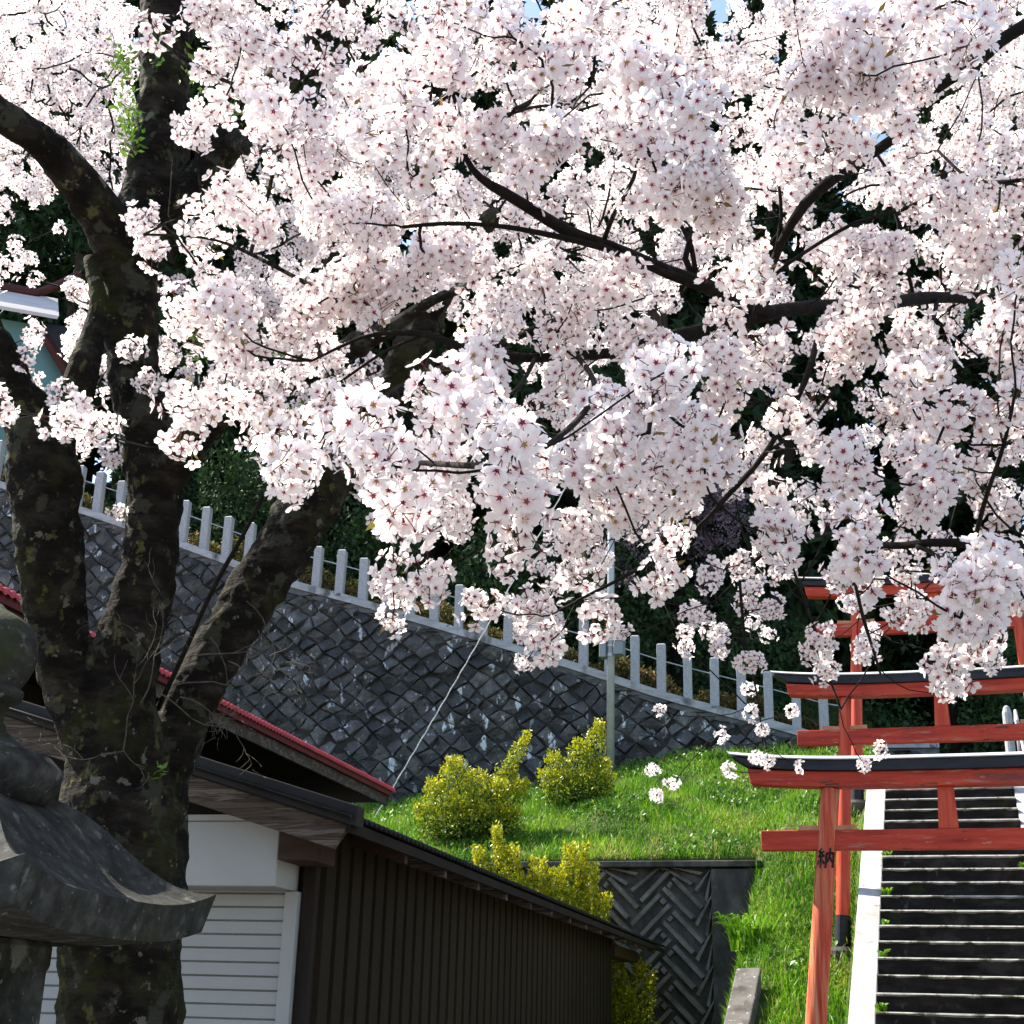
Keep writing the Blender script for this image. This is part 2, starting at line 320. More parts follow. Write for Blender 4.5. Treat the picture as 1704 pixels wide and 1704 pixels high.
def curbwall(x0, x1, m, name, parent, off, ya=y0 - .3, yb=19.75, dz=.10, base=-.3, n=46, inner=None):
    b = MB(off); ysq = np.linspace(ya, yb, n); vs = []; fs = []
    for yv in ysq:
        zt = 1.74 + .5843 * (yv - 14.21) + dz
        vs += [(x0, yv, zt - 1.2), (x0, yv, zt), (x1, yv, zt), (x1, yv, zt - 1.2)]
    for i in range(n - 1):
        for j in range(3): fs.append((i * 4 + j, (i + 1) * 4 + j, (i + 1) * 4 + j + 1, i * 4 + j + 1))
    fs.append((0, 1, 2, 3)); fs.append(tuple((n - 1) * 4 + j for j in (3, 2, 1, 0)))
    b.add(vs, fs); return b.build(name, m, parent, bevel=.012)
curbwall(-1.115, XL, M['conc'], 'side_kerb', st, O)
curbwall(XR, .95, M['conc'], 'side_kerb', st, O)
hr = MB(O)
def sp(x, y, dz): return (x, y, 1.74 + .5843 * (y - 14.21) + dz)
hr.tube([sp(.83, 11.6, .9), sp(.83, 19.2, .9), (.83, 19.6, 5.5)], .022, 8)
for yv in np.arange(12, 19.4, 1.8): hr.tube([sp(.83, yv, .1), sp(.83, yv, .9)], .018, 8)
hr.build('handrail', M['steel'], st, smooth=True)

# lichened kerb beside the bank
lk = MB((-2.17, 13.5, 0)); vs = []; fs = []
ysq = np.linspace(11.3, 15.5, 24)
for yv in ysq:
    zt = float(slope(yv)) - .36 + random.uniform(-.008, .008)
    vs += [(-2.40, yv, -.1), (-2.38, yv, zt), (-2.12, yv, zt + .01), (-2.12, yv, zt - .5)]
for i in range(23):
    for j in range(3): fs.append((i * 4 + j, (i + 1) * 4 + j, (i + 1) * 4 + j + 1, i * 4 + j + 1))
fs.append((0, 1, 2, 3)); fs.append(tuple(23 * 4 + j for j in (3, 2, 1, 0)))
lk.add(vs, fs)
tag(lk.build('sloping_kerb_wall', M['curb'], loc=(-2.17, 13.5, 0), bevel=.015), 'low sloping grey concrete kerb with lichen beside the grass bank', 'kerb wall')

# ------------------------------------------------------------------ herringbone retaining wall
RY = 18.3; rx0, rx1, rpl = -9.0, -2.46, -3.09; rtop = 3.52
rw = empty('retaining_wall', (-4, RY, 0)); ro = (-4, RY, 0)
tag(rw, 'dark concrete block retaining wall with raised herringbone ribs below the mound', 'retaining wall')
MB(ro).box(rx0, rpl, RY, RY + .2, -.1, rtop - .06).build('back_panel', M['conc_old'], rw)
rb = MB(ro)
def rib(cx, cz, ang, L, w, d):
    ca, sa = cos(ang), sin(ang); pts = []
    for (a, b, y) in ((-1, -1, 0), (1, -1, 0), (1, 1, 0), (-1, 1, 0)):
        pts.append((cx + a * L / 2 * ca - b * w / 2 * sa, RY + .01, cz + a * L / 2 * sa + b * w / 2 * ca))
    q = []
    for (a, b) in ((-1, -1), (1, -1), (1, 1), (-1, 1)):
        l2 = L / 2 - .012; w2 = w / 2 - .016
        q.append((cx + a * l2 * ca - b * w2 * sa, RY - d, cz + a * l2 * sa + b * w2 * ca))
    P = pts + q
    P = [(min(p[0], rpl + .005), p[1], min(p[2], rtop - .062)) for p in P]
    if any(p[0] < rpl - .06 for p in P) and any(p[2] < rtop - .12 for p in P) and all(p[0] > rx0 for p in P):
        rb.add(P, [(4, 5, 6, 7), (0, 1, 5, 4), (1, 2, 6, 5), (2, 3, 7, 6), (3, 0, 4, 7)])
a45 = radians(45); LB, WB_ = .60, .30            # 2:1 blocks in a herringbone, turned 45 degrees; each block has a rib frame
def block(u0, v0, du, dv):
    cu, cv = u0 + du / 2, v0 + dv / 2
    cxw = -4.0 + (cu - cv) * .7071; czw = 1.7 + (cu + cv) * .7071
    L1, L2, an = (du, dv, a45) if du > dv else (dv, du, -a45 + pi)
    if du < dv: an = a45 + pi / 2
    e = np.array([cos(an), sin(an)]); f = np.array([-sin(an), cos(an)])
    for sg in (1, -1):
        c = np.array([cxw, czw]) + f * sg * (L2 / 2 - .06); rib(c[0], c[1], an, L1 - .05, .082, .075)
    c = np.array([cxw, czw]) + e * (L1 / 2 - .065); rib(c[0], c[1], an + pi / 2, L2 - .205, .08, .074)
for i in range(-14, 15):
    for j in range(-14, 15):
        # lattice of the herringbone: step (W, W) along the stair and (2W, -2W) across
        u0 = i * WB_ + j * 2 * WB_; v0 = i * WB_ - j * 2 * WB_
        block(u0, v0, 2 * WB_, WB_); block(u0 - WB_ * 0, v0 + WB_, WB_, 2 * WB_)
rb.build('herringbone_ribs', M['conc_block'], rw)
pl = MB(ro); pl.box(rpl, rx1, RY - .10, RY + .22, -.1, rtop - .08); pl.build('end_pillar', M['conc_old'], rw, bevel=.012)
cpm = MB(ro); cpm.box(rx0, rx1 + .02, RY - .14, RY + .24, rtop - .058, rtop + .02); cpm.build('top_slab', M['conc_old'], rw, bevel=.012)

# ------------------------------------------------------------------ stone wall with diamond masonry
sw = empty('stone_wall', (cop[6][0], cop[6][1], 4)); so_ = np.array([cop[6][0], cop[6][1], 4.])
tag(sw, 'tall dark diamond-patterned masonry wall with painted white highlights under the stone fence', 'stone wall')
slen = np.linalg.norm(WB - WA) / (WB[0] - WA[0])       # metres of s per metre of x
def wpt(s, z, out): # s measured along the wall from x=-3.1 (negative to the left)
    p = WB + wdir * s
    q = p + wn * (out + (top_at(s) - z) * .07); return (q[0], q[1], z)
def top_at(s): return float(cop_z(WB[0] + wdir[0] * s))
hw, hh = .215, .18
smin, smax = -19.5, 2.6
jit = {}
def corner(i, j):
    if (i, j) not in jit: jit[(i, j)] = (random.uniform(-.065, .065), random.uniform(-.055, .055))
    a, b = jit[(i, j)]
    return ((i - j) * hw + a, 5 + (i + j) * hh + b)
stones = MB(so_); tones = []
for i in range(-90, 70):
    for j in range(-70, 110):
        cs = (i - j) * hw; cz = 5 + (i + j) * hh + hh
        if not (smin < cs < smax): continue
        tp = top_at(cs) - .21
        if cz < 4.0 or cz - hh > tp: continue
        c4 = [corner(i, j), corner(i + 1, j), corner(i + 1, j + 1), corner(i, j + 1)]
        m = np.mean(c4, axis=0); pr = random.uniform(.025, .075)
        tx, tz = random.uniform(-.10, .10), random.uniform(-.12, .12)
        vs = []
        for k, (a, b) in enumerate(c4):
            d = np.array([a, b]) - m; q = m + d * .985; vs.append((q[0], min(q[1], tp), 0.0))
        nin = 8
        ring = []
        for k in range(nin):
            a0 = np.array(c4[k // 2]); a1 = np.array(c4[(k // 2 + 1) % 4]); p = a0 if k % 2 == 0 else (a0 + a1) / 2
            d = p - m; q = m + d * random.uniform(.78, .93)
            ring.append((q[0], min(q[1], tp), pr + tx * d[0] / hw * .6 + tz * d[1] / hh * .6 + random.uniform(-.025, .025)))
        vs += ring; vs.append((m[0] + random.uniform(-.09, .09), min(m[1] + random.uniform(-.06, .06), tp), pr + random.uniform(-.01, .05)))
        fs = []
        for k in range(4):
            k2 = (k + 1) % 4; a, b, c = 4 + 2 * k, 4 + 2 * k + 1, 4 + (2 * k + 2) % 8
            fs += [(k, b, a), (k, k2, b), (k2, c, b)]
        for k in range(8): fs.append((4 + k, 4 + (k + 1) % 8, 12))
        tones += [random.random() ** 1.4] * len(vs); stones.add([wpt(a, b, o) for a, b, o in vs], [f[::-1] for f in fs] if False else fs)
o = stones.build('diamond_stones', M['stone'], sw)
a = o.data.attributes.new('tone', 'FLOAT', 'POINT'); a.data.foreach_set('value', np.array(tones, np.float32))
bk = MB(so_); ss = np.linspace(smin - .3, smax + .3, 40); vs = []; fs = []
for s_ in ss: vs += [wpt(s_, 3.2, .008), wpt(s_, top_at(s_) - .2, .008)]
for i in range(39): fs.append((2 * i, 2 * i + 2, 2 * i + 3, 2 * i + 1))
bk.add(vs, fs); bk.build('mortar_bed', M['mortar'], sw)
def band(z0, z1, o0, o1, name, m):
    b = MB(so_); vs = []; fs = []; n = 46
    for s_ in np.linspace(smin - .3, smax + .3, n):
        t = top_at(s_)
        for (o, z) in ((o0, z0), (o1, z0), (o1, z1), (o0, z1)):
            q = WB + wdir * s_ + wn * o; vs.append((q[0], q[1], t + z))
    for i in range(n - 1):
        for j in range(4): fs.append((i * 4 + j, i * 4 + (j + 1) % 4, (i + 1) * 4 + (j + 1) % 4, (i + 1) * 4 + j))
    fs += [(3, 2, 1, 0), tuple((n - 1) * 4 + j for j in range(4))]
    b.add(vs, fs); return b.build(name, m, sw)
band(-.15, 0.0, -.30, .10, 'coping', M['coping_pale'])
band(-.26, -.152, -.30, .055, 'coping_shade_band', M['coping_shade'])  # dark strip painted in for the shadow beneath the coping

# fence on the coping
pa = on_plane(158, 850, WALLP, WALLN); pb = on_plane(1373, 1225, WALLP, WALLN)
fe = empty('stone_fence', pa); 
tag(fe, 'row of pale square granite posts joined by a rail atop the masonry wall', 'stone fence')
pw, ph = .082, .90
def post_mesh():
    b = MB(); h = ph; c = .025
    b.add([(-pw, -pw, 0), (pw, -pw, 0), (pw, pw, 0), (-pw, pw, 0), (-pw, -pw, h - c), (pw, -pw, h - c), (pw, pw, h - c), (-pw, pw, h - c),
           (-pw + c, -pw + c, h), (pw - c, -pw + c, h), (pw - c, pw - c, h), (-pw + c, pw - c, h)],
          [(3, 2, 1, 0), (0, 1, 5, 4), (1, 2, 6, 5), (2, 3, 7, 6), (3, 0, 4, 7), (4, 5, 9, 8), (5, 6, 10, 9), (6, 7, 11, 10), (7, 4, 8, 11), (8, 9, 10, 11)])
    return b
NP = 30; wang = atan2(wdir[1], wdir[0]); p0 = None; cable = []
for k in range(-6, NP + 2):
    f = k / NP
    xy = pa[:2] + (pb[:2] - pa[:2]) * f - wn * .10
    z = float(cop_z(xy[0])) - .01
    loc = (xy[0] - pa[0], xy[1] - pa[1], z - pa[2])
    if p0 is None: o = p0 = post_mesh().build('post', M['granite'], fe, bevel=.008)
    else: o = p0.copy(); COL.objects.link(o); o.parent = fe
    o.location = loc; o.rotation_euler = (random.uniform(-.012, .012), random.uniform(-.015, .015), wang + random.uniform(-.05, .05))
    o.scale = (random.uniform(.94, 1.05),) * 2 + (random.uniform(.96, 1.04),)
    cable.append((loc[0], loc[1], loc[2] + .62))
b = MB(); b.tube(cable, .012, 6); b.build('rail', M['steel'], fe)

# hedge behind the fence
def leaf_cards(C, size, upb=.4, asp=.55):
    """one pointed leaf (2 triangles) per row of C, random orientation"""
    n = len(C); d = rng.normal(size=(n, 3)); d[:, 2] += upb; d /= np.linalg.norm(d, axis=1)[:, None]
    e = rng.normal(size=(n, 3)); e -= d * (e * d).sum(1)[:, None]; e /= np.linalg.norm(e, axis=1)[:, None]
    nrm = np.cross(d, e)
    s = np.broadcast_to(np.asarray(size, float).reshape(-1, 1) if hasattr(size, '__len__') else np.full((n, 1), size), (n, 1))
    V = np.stack([C, C + d * s * .5 + e * s * asp * .5 + nrm * s * .08, C + d * s, C + d * s * .5 - e * s * asp * .5 + nrm * s * .08], 1).reshape(-1, 3)
    b = np.arange(n)[:, None] * 4; F = np.concatenate([b + [[0, 1, 2, 3]]], 0)
    return V, F
n = 26000; hx = rng.uniform(-20, -1.4, n); hy = wall_y(np.clip(hx, -19, -1)) + rng.uniform(.35, 1.15, n)
lump = .14 * np.sin(hx * 3.1) + .10 * np.sin(hx * 7.3 + 1)
hz = terrain(hx, hy) + rng.random(n) ** .6 * (.48 + lump)
C = np.stack([hx, hy, hz], 1); V, F = leaf_cards(C - [-8, 25, 7], rng.uniform(.05, .10, n))
tag(np_mesh('hedge', V, F, M['hedge'], tint=np.repeat(np.clip(rng.normal(.5, .25, n), 0, 1), 4), loc=(-8, 25, 7)), 'low reddish-brown and green hedge growing behind the granite fence posts', 'hedge')
# ------------------------------------------------------------------ torii gates
XC = -.085
def torii(Yt, rb, xr, zr, lean, ground, label, pm, fat=1.0):
    off = (XC, Yt, ground)
    t = empty('torii_gate', off); tag(t, label, 'torii gate', 'red torii gates over the stairway')
    for s in (1, -1):
        def px_(z, s=s): x = xr + (z - zr) * lean; return x if s == 1 else 2 * XC - x
        zb = ground
        pts = [(px_(z), Yt, z) for z in np.linspace(zb, rb + .002, 14)]
        r = [(.080 - .010 * i / 13) * fat for i in range(14)]
        p = MB(off).tube(pts, r, 20).build('post', pm, t, smooth=True)
        sl_ = MB(off); sl_.tube([(px_(z), Yt, z) for z in (zb + .0, zb + .36)], [.090, .088], 20); sl_.build('black_sleeve', M['black'], p, smooth=False)
        fd = MB(off); fd.lathe([(.19, zb - .45), (.19, zb - .02), (.165, zb + .02), (.1, zb + .025)], (px_(zb), Yt), 20); fd.build('footing_stone', M['conc_old'], p)
        if s == 1: first = p; pxf = px_
    def beam(xe_b, xe_t, z0, z1, hd, name, m, rise, n=26, prof=None):
        b = MB(off); vs = []; fs = []
        prof = prof or [(-hd, z0), (hd, z0), (hd, z1), (-hd, z1)]
        k = len(prof); zmin = min(q[1] for q in prof); zmax = max(q[1] for q in prof)
        for i in range(n + 1):
            u = -1 + 2 * i / n
            for (y, z) in prof:
                f = (z - zmin) / (zmax - zmin); xe = (xe_b * (1 - f) + xe_t * f) - XC
                x = -u * xe
                vs.append((XC - x * 1.0, Yt + y, z + rise * abs(u) ** 3.2))
        for i in range(n):
            for j in range(k): fs.append((i * k + j, i * k + (j + 1) % k, (i + 1) * k + (j + 1) % k, (i + 1) * k + j))
        fs += [tuple(range(k - 1, -1, -1)), tuple(n * k + j for j in range(k))]
        b.add([( v[0], v[1], v[2]) for v in vs], fs)
        return b.build(name, m, t, bevel=.006)
    lo = XC - 1.69; hi = XC - 1.72
    beam(lo, hi, rb, rb + .138, .085, 'upper_beam', M['red'], .05)
    beam(XC - 1.70, XC - 1.86, rb + .1385, rb + .235, .125, 'top_lintel', M['black'], .06)
    z = rb + .2355
    beam(XC - 1.86, XC - 1.91, z, z + .05, .15, 'roof_flashing', M['capmetal'], .075, prof=[(-.15, z), (.15, z), (.15, z + .010), (.0, z + .048), (-.15 + .055, z + .038), (-.15, z + .010)])
    MB(off).box(XC - 1.62, XC + 1.62, Yt - .052, Yt + .052, rb - .54, rb - .365).build('tie_beam', M['red'], t, bevel=.008)
    # wedges either side of each post, on top of the tie beam
    for s in (1, -1):
        w = MB(off); xp = pxf(rb - .36) if s == 1 else 2 * XC - pxf(rb - .36)
        for q in (1, -1):
            xi, xo = xp + q * .03, xp + q * .25
            w.hexa([(min(xi, xo), Yt - .04, rb - .364), (max(xi, xo), Yt - .04, rb - .364), (max(xi, xo), Yt + .04, rb - .364), (min(xi, xo), Yt + .04, rb - .364),
                    (min(xi, xo), Yt - .04, rb - (.318 if q == -1 else .33)), (max(xi, xo), Yt - .04, rb - (.33 if q == -1 else .318)), (max(xi, xo), Yt + .04, rb - (.33 if q == -1 else .318)), (min(xi, xo), Yt + .04, rb - (.318 if q == -1 else .33))])
        w.build('wedge', M['wedge'], t)
    g = MB(off); g.hexa([(XC - .085, Yt - .04, rb - .364), (XC + .085, Yt - .04, rb - .364), (XC + .085, Yt + .04, rb - .364), (XC - .085, Yt + .04, rb - .364),
                         (XC - .068, Yt - .04, rb + .004), (XC + .068, Yt - .04, rb + .004), (XC + .068, Yt + .04, rb + .004), (XC - .068, Yt + .04, rb + .004)])
    g.build('centre_strut', M['red_post'], t, bevel=.006)
    return t, first, pxf, off
t1, post1, pxf1, off1 = torii(12.8, 3.585, -1.30, 1.6, .112, .50, 'nearest and lowest red torii with a worn post bearing a black character', M['red_worn'], 1.2)
torii(16.2, 5.15, -1.32, 2.37, .065, 2.37, 'middle red torii standing behind the nearest one partway up the stairs', M['red_post'])
torii(19.0, 7.17, -1.26, 4.37, .052, 4.36, 'farthest red torii at the stair top, half hidden by blossom', M['red_post'])
# brushed character on the nearest post
strokes = [[(.30, .98, .03), (.12, .80, .07), (.30, .74, .05)], [(.42, .84, .04), (.10, .56, .07), (.40, .60, .05)], [(.34, .70, .03), (.44, .56, .06)],
           [(.25, .58, .06), (.255, .3, .06), (.24, .04, .04)], [(.14, .42, .06), (.05, .20, .03)], [(.34, .42, .03), (.45, .24, .07)],
           [(.55, .72, .07), (.54, .4, .06), (.52, .03, .05)], [(.52, .71, .05), (.78, .735, .06), (.95, .73, .08), (.95, .4, .07), (.94, .10, .08), (.84, .14, .03)],
           [(.73, .99, .05), (.72, .62, .06), (.66, .42, .05), (.58, .28, .03)], [(.73, .56, .04), (.80, .42, .06), (.89, .30, .05)]]
ib = MB(off1); cz = float(at_y(1379, 1428, 12.72)[2]); SZ = .185
face = atan2(-12.8, 0 - pxf1(cz))
for stn in strokes:
    P = []
    for i in range(len(stn) - 1):
        for f in np.linspace(0, 1, 6, endpoint=(i == len(stn) - 2)):
            P.append(tuple(stn[i][k] * (1 - f) + stn[i + 1][k] * f for k in range(3)))
    vs = []
    for i, (x, y, w) in enumerate(P):
        q = P[min(i + 1, len(P) - 1)]; r_ = P[max(i - 1, 0)]; dx, dy = q[0] - r_[0], q[1] - r_[1]; l = math.hypot(dx, dy) + 1e-6
        w *= random.uniform(1.2, 1.6)
        for s in (1, -1):
            u = x - dy / l * w * .62 * s; v = y + dx / l * w * .62 * s
            zz = cz + (v - .5) * SZ; a = face + (u - .52) * SZ * .90 / .090; R0 = .0930
            vs.append((pxf1(zz) + R0 * cos(a), 12.8 + R0 * sin(a), zz))
    ib.add(vs, [(2 * i, 2 * i + 1, 2 * i + 3, 2 * i + 2) for i in range(len(P) - 1)])
ib.build('inscription', M['ink'], post1)

# ------------------------------------------------------------------ shed and the red-roofed house behind it (own axes, turned 4.5 degrees)
SA = radians(4.5)
def toloc(p): p = np.asarray(p, float); return np.array([p[0] * cos(SA) + p[1] * sin(SA), -p[0] * sin(SA) + p[1] * cos(SA), p[2]])
def toworld(p): return np.array([p[0] * cos(SA) - p[1] * sin(SA), p[0] * sin(SA) + p[1] * cos(SA), p[2]])
NY = np.array([-sin(SA), cos(SA), 0]); NX = np.array([cos(SA), sin(SA), 0])
def sy(px, py, y): return toloc(on_plane(px, py, toworld((0, y, 0)), NY))
def sx_(px, py, x): return toloc(on_plane(px, py, toworld((x, 0, 0)), NX))
WX, FY, BY = -2.58, 6.75, 15.85         # right wall, front, back of the shed
EX, EZ = -2.215, 2.372                   # eave edge
so2 = (WX, FY, 0)
sh = empty('shed', toworld(so2), SA)
tag(sh, 'brown corrugated-metal shed with a white roller shutter at its front', 'shed')
ra = sy(330, 1297, 6.25); rb_ = sy(583, 1378, 6.25); PIT = (ra[2] - rb_[2]) / (rb_[0] - ra[0])
RXr = -5.86                             # upper edge, against the house wall
def roof_z(x): return EZ + (EX - x) * PIT
# corrugated side wall
b = MB(so2); pitch = .20; yv = FY; prof = []
while yv < BY - .02:
    prof += [(yv, 0), (yv + .045, 0), (yv + .052, .036), (yv + pitch - .008, .036)]; yv += pitch
prof.append((BY, 0)); vs = []; fs = []
for (y, o) in prof: vs += [(WX + o, y, -.05), (WX + o, y, EZ + .145)]
for i in range(len(prof) - 1): fs.append((2 * i, 2 * i + 2, 2 * i + 3, 2 * i + 1))
b.add(vs, fs)
b.hexa([(-5.88, BY - .08, -.05), (WX - .002, BY - .08, -.05), (WX - .002, BY, -.05), (-5.88, BY, -.05), (-5.88, BY - .08, roof_z(-5.88) - .05), (WX - .002, BY - .08, EZ + .05), (WX - .002, BY, EZ + .05), (-5.88, BY, roof_z(-5.88) - .05)])
b.build('side_wall', M['siding'], sh)
# front wall above and beside the shutter
p_box = sy(458, 1475, FY - .28); p_bt = sy(458, 1366, FY - .28); SBX, SBZ0, SBZ1 = p_box[0], p_box[2], p_bt[2]
fwl = MB(so2)
xx = np.linspace(-5.88, WX - .01, 40)
vs = []; fs = []
for xv in xx: vs += [(xv, FY + .04, SBZ0 - .05), (xv, FY + .04, roof_z(xv) - .03)]
for i in range(39): fs.append((2 * i, 2 * i + 2, 2 * i + 3, 2 * i + 1))
fwl.add(vs, fs); fwl.build('front_wall', M['wood_dark'], sh)
MB(so2).box(-5.85, SBX, FY - .28, FY + .02, SBZ0, SBZ1).build('shutter_box', M['shutter_box'], sh, bevel=.006)
MB(so2).box(-5.85, SBX + .012, FY - .295, FY + .02, SBZ1 + .001, SBZ1 + .03).build('shutter_box_lid', M['shutter_box'], sh)
sr = sy(475, 1520, FY - .02)[0]; b = MB(so2); z = SBZ0 + .05; pts = []
while z > -.02:
    pts += [(FY - .02, z), (FY - .030, z - .003), (FY - .030, z - .058), (FY - .022, z - .061), (FY - .014, z - .064)]; z -= .066
vs = []; fs = []
for (y, zz) in pts: vs += [(-5.85, y, zz), (sr, y, zz)]
for i in range(len(pts) - 1): fs.append((2 * i, 2 * i + 2, 2 * i + 3, 2 * i + 1)[::-1])
b.add(vs, fs); b.build('roller_shutter', M['shutter'], sh)
gr = sy(493, 1520, FY - .05)[0]
MB(so2).box(sr, gr, FY - .05, FY + .03, -.05, SBZ0 - .003).build('shutter_rail', M['shutter'], sh, bevel=.004)
MB(so2).box(gr + .004, WX + .006, FY - .01, FY + .12, -.05, EZ + .0).build('corner_post', M['wood_dark'], sh, bevel=.006)
MB(so2).box(SBX + .02, WX + .10, FY - .33, FY - .012, SBZ0 + .12, SBZ0 + .27).build('beam_end', M['wood_brown'], sh, bevel=.006)
# roof: corrugated sheet over both slopes, with thickness
b = MB(so2); ys_ = np.arange(6.12, 17.95, .019); amp = .011; vs = []; fs = []
ridge_z = roof_z(RXr)
for yv in ys_:
    c = amp * sin(2 * pi * yv / .076)
    for (x, z) in ((EX + .02, EZ + .075), (RXr, ridge_z + .075)): vs.append((x, yv, z + c))
for i in range(len(ys_) - 1):
    fs.append((i * 2, i * 2 + 2, i * 2 + 3, i * 2 + 1))
b.add(vs, fs); o = b.build('roof', M['roof_dark'], sh, smooth=True)
sm = o.modifiers.new('t', 'SOLIDIFY'); sm.thickness = .006; sm.offset = 0
b = MB(so2)   # eave board under the sheet edge and boarding
b.hexa([(EX - .02, 6.2, EZ + .005), (EX, 6.2, EZ + .005), (EX, 17.9, EZ + .005), (EX - .02, 17.9, EZ + .005), (EX - .02, 6.2, EZ + .062), (EX, 6.2, EZ + .055), (EX, 17.9, EZ + .055), (EX - .02, 17.9, EZ + .062)])
b.build('eave_board', M['rooftip'], sh)
b = MB(so2)
b.hexa([(RXr, 6.2, ridge_z + .03), (EX - .022, 6.2, EZ + .04), (EX - .022, 17.85, EZ + .04), (RXr, 17.85, ridge_z + .03), (RXr, 6.2, ridge_z + .055), (EX - .022, 6.2, EZ + .06), (EX - .022, 17.85, EZ + .06), (RXr, 17.85, ridge_z + .055)])
b.build('roof_boarding', M['soffit'], sh)
for k in range(14):
    yv = 7.15 + k * .78; b = MB(so2)
    x0, x1 = EX - .03, WX - .1
    b.hexa([(x1, yv, roof_z(x1) - .045), (x0, yv, roof_z(x0) - .045), (x0, yv + .05, roof_z(x0) - .045), (x1, yv + .05, roof_z(x1) - .045),
            (x1, yv, roof_z(x1) + .033), (x0, yv, roof_z(x0) + .033), (x0, yv + .05, roof_z(x0) + .033), (x1, yv + .05, roof_z(x1) + .033)])
    b.build('rafter', M['wood_grey'] if k else M['wood_brown'], sh)
MB(so2).box(WX - .10, WX + .10, BY - .1, BY + 1.7, EZ - .13, EZ - .01).build('purlin_end', M['wood_brown'], sh)
# weathered barge board of the front gable
e0 = sy(583, 1378, 6.25); e1 = sy(570, 1422, 6.25)
bw = .205
def barge(xa, xb, dz0, dz1, y0_, y1_, name, m, slant=.0):
    b = MB(so2)
    za, zb = roof_z(xa), roof_z(xb)
    b.hexa([(xa, y0_, za + dz0), (xb - slant, y0_, zb + dz0 + slant * PIT), (xb - slant, y1_, zb + dz0 + slant * PIT), (xa, y1_, za + dz0), (xa, y0_, za + dz1), (xb, y0_, zb + dz1), (xb, y1_, zb + dz1), (xa, y1_, za + dz1)])
    return b.build(name, m, sh, bevel=.005)
barge(RXr, EX - .02, -.092, .035, 6.22, 6.262, 'barge_board', M['wood_grey'], .07)
barge(RXr, EX + .035, .038, .135, 6.17, 6.275, 'rake_flashing', M['roof_dark'])

# house with the red roof, taller, left of the shed; its eave runs back beside the shed roof
HX, HZ, HY0, HY1, HP = -5.0, 4.0, 5.6, 15.25, .42
ho = (HX, HY0, 0)
hs = empty('red_roofed_house', toworld(ho), SA)
tag(hs, 'dark timber house with a red corrugated roof edge, taller and behind the shed', 'house')
HRX = -9.0
def hz_(x): return HZ + (HX - x) * HP
b = MB(ho); vs = []; fs = []; ys_ = np.arange(HY0, HY1 + .05, .0127)
for i, yv in enumerate(ys_):
    c = .009 * sin(2 * pi * yv / .076)
    for x in (HX + .04, HRX, 2 * HRX - HX): vs.append((x, yv, hz_(max(x, 2 * HRX - x)) + c))
for i in range(len(ys_) - 1):
    for j in range(2): fs.append((i * 3 + j, (i + 1) * 3 + j, (i + 1) * 3 + j + 1, i * 3 + j + 1))
b.add(vs, fs); o = b.build('roof', M['roof_red'], hs, smooth=True); sm = o.modifiers.new('t', 'SOLIDIFY'); sm.thickness = .012; sm.offset = 0
b = MB(ho); vs = []; fs = []            # bent red drip edge with a toothed lower rim
for i, yv in enumerate(ys_):
    c = .009 * sin(2 * pi * yv / .076)
    for (x, z) in ((HX - .02, HZ + .018 + c), (HX + .035, HZ + .010 + c), (HX + .045, HZ - .008 + c), (HX + .046, HZ - .034 + c * .9)): vs.append((x, yv, z))
for i in range(len(ys_) - 1):
    for j in range(3): fs.append((i * 4 + j, i * 4 + j + 1, (i + 1) * 4 + j + 1, (i + 1) * 4 + j))
b.add(vs, fs); b.build('drip_edge', M['roof_red'], hs, smooth=True)
MB(ho).box(HX - .02, HX + .022, HY0, HY1, HZ - .085, HZ - .012).build('fascia', M['fascia'], hs)
MB(ho).box(HX - .06, HX - .022, HY0, HY1 - .01, HZ - .19, HZ - .02).build('eave_board', M['wood_grey'], hs)
MB(ho).box(HX - .90, HX - .062, HY0, HY1 - .01, HZ - .15, HZ - .10).build('soffit', M['soffit'], hs)
b = MB(ho); b.hexa([(HX - .9, HY1 - .05, HZ - .15), (HX - .02, HY1 - .05, HZ - .15), (HX - .02, HY1, HZ - .15), (HX - .9, HY1, HZ - .15), (HX - .9, HY1 - .05, hz_(HX - .9) - .02), (HX - .02, HY1 - .05, HZ - .02), (HX - .02, HY1, HZ - .02), (HX - .9, HY1, hz_(HX - .9) - .02)])
b.build('end_board', M['wood_dark'], hs)
b = MB(ho); xw = HX - .9
b.add([(xw, HY0 + .5, 0), (xw, HY1 - .6, 0), (xw, HY1 - .6, HZ + .3), (xw, HY0 + .5, HZ + .3), (-13, HY0 + .5, 0), (-13, HY1 - .6, 0), (-13, HY1 - .6, HZ + .3), (-13, HY0 + .5, HZ + .3), (HRX, HY0 + .5, hz_(HRX) - .1), (HRX, HY1 - .6, hz_(HRX) - .1)],
      [(0, 1, 2, 3), (4, 7, 6, 5), (0, 3, 8, 7, 4), (1, 5, 6, 9, 2)])
b.build('wall', M['wood_dark'], hs)
for k in range(11):
    MB(ho).box(xw, xw + .03, HY0 + .55 + k * .8, HY0 + .65 + k * .8, 3.3, HZ - .16).build('wall_batten', M['wood_brown'], hs)

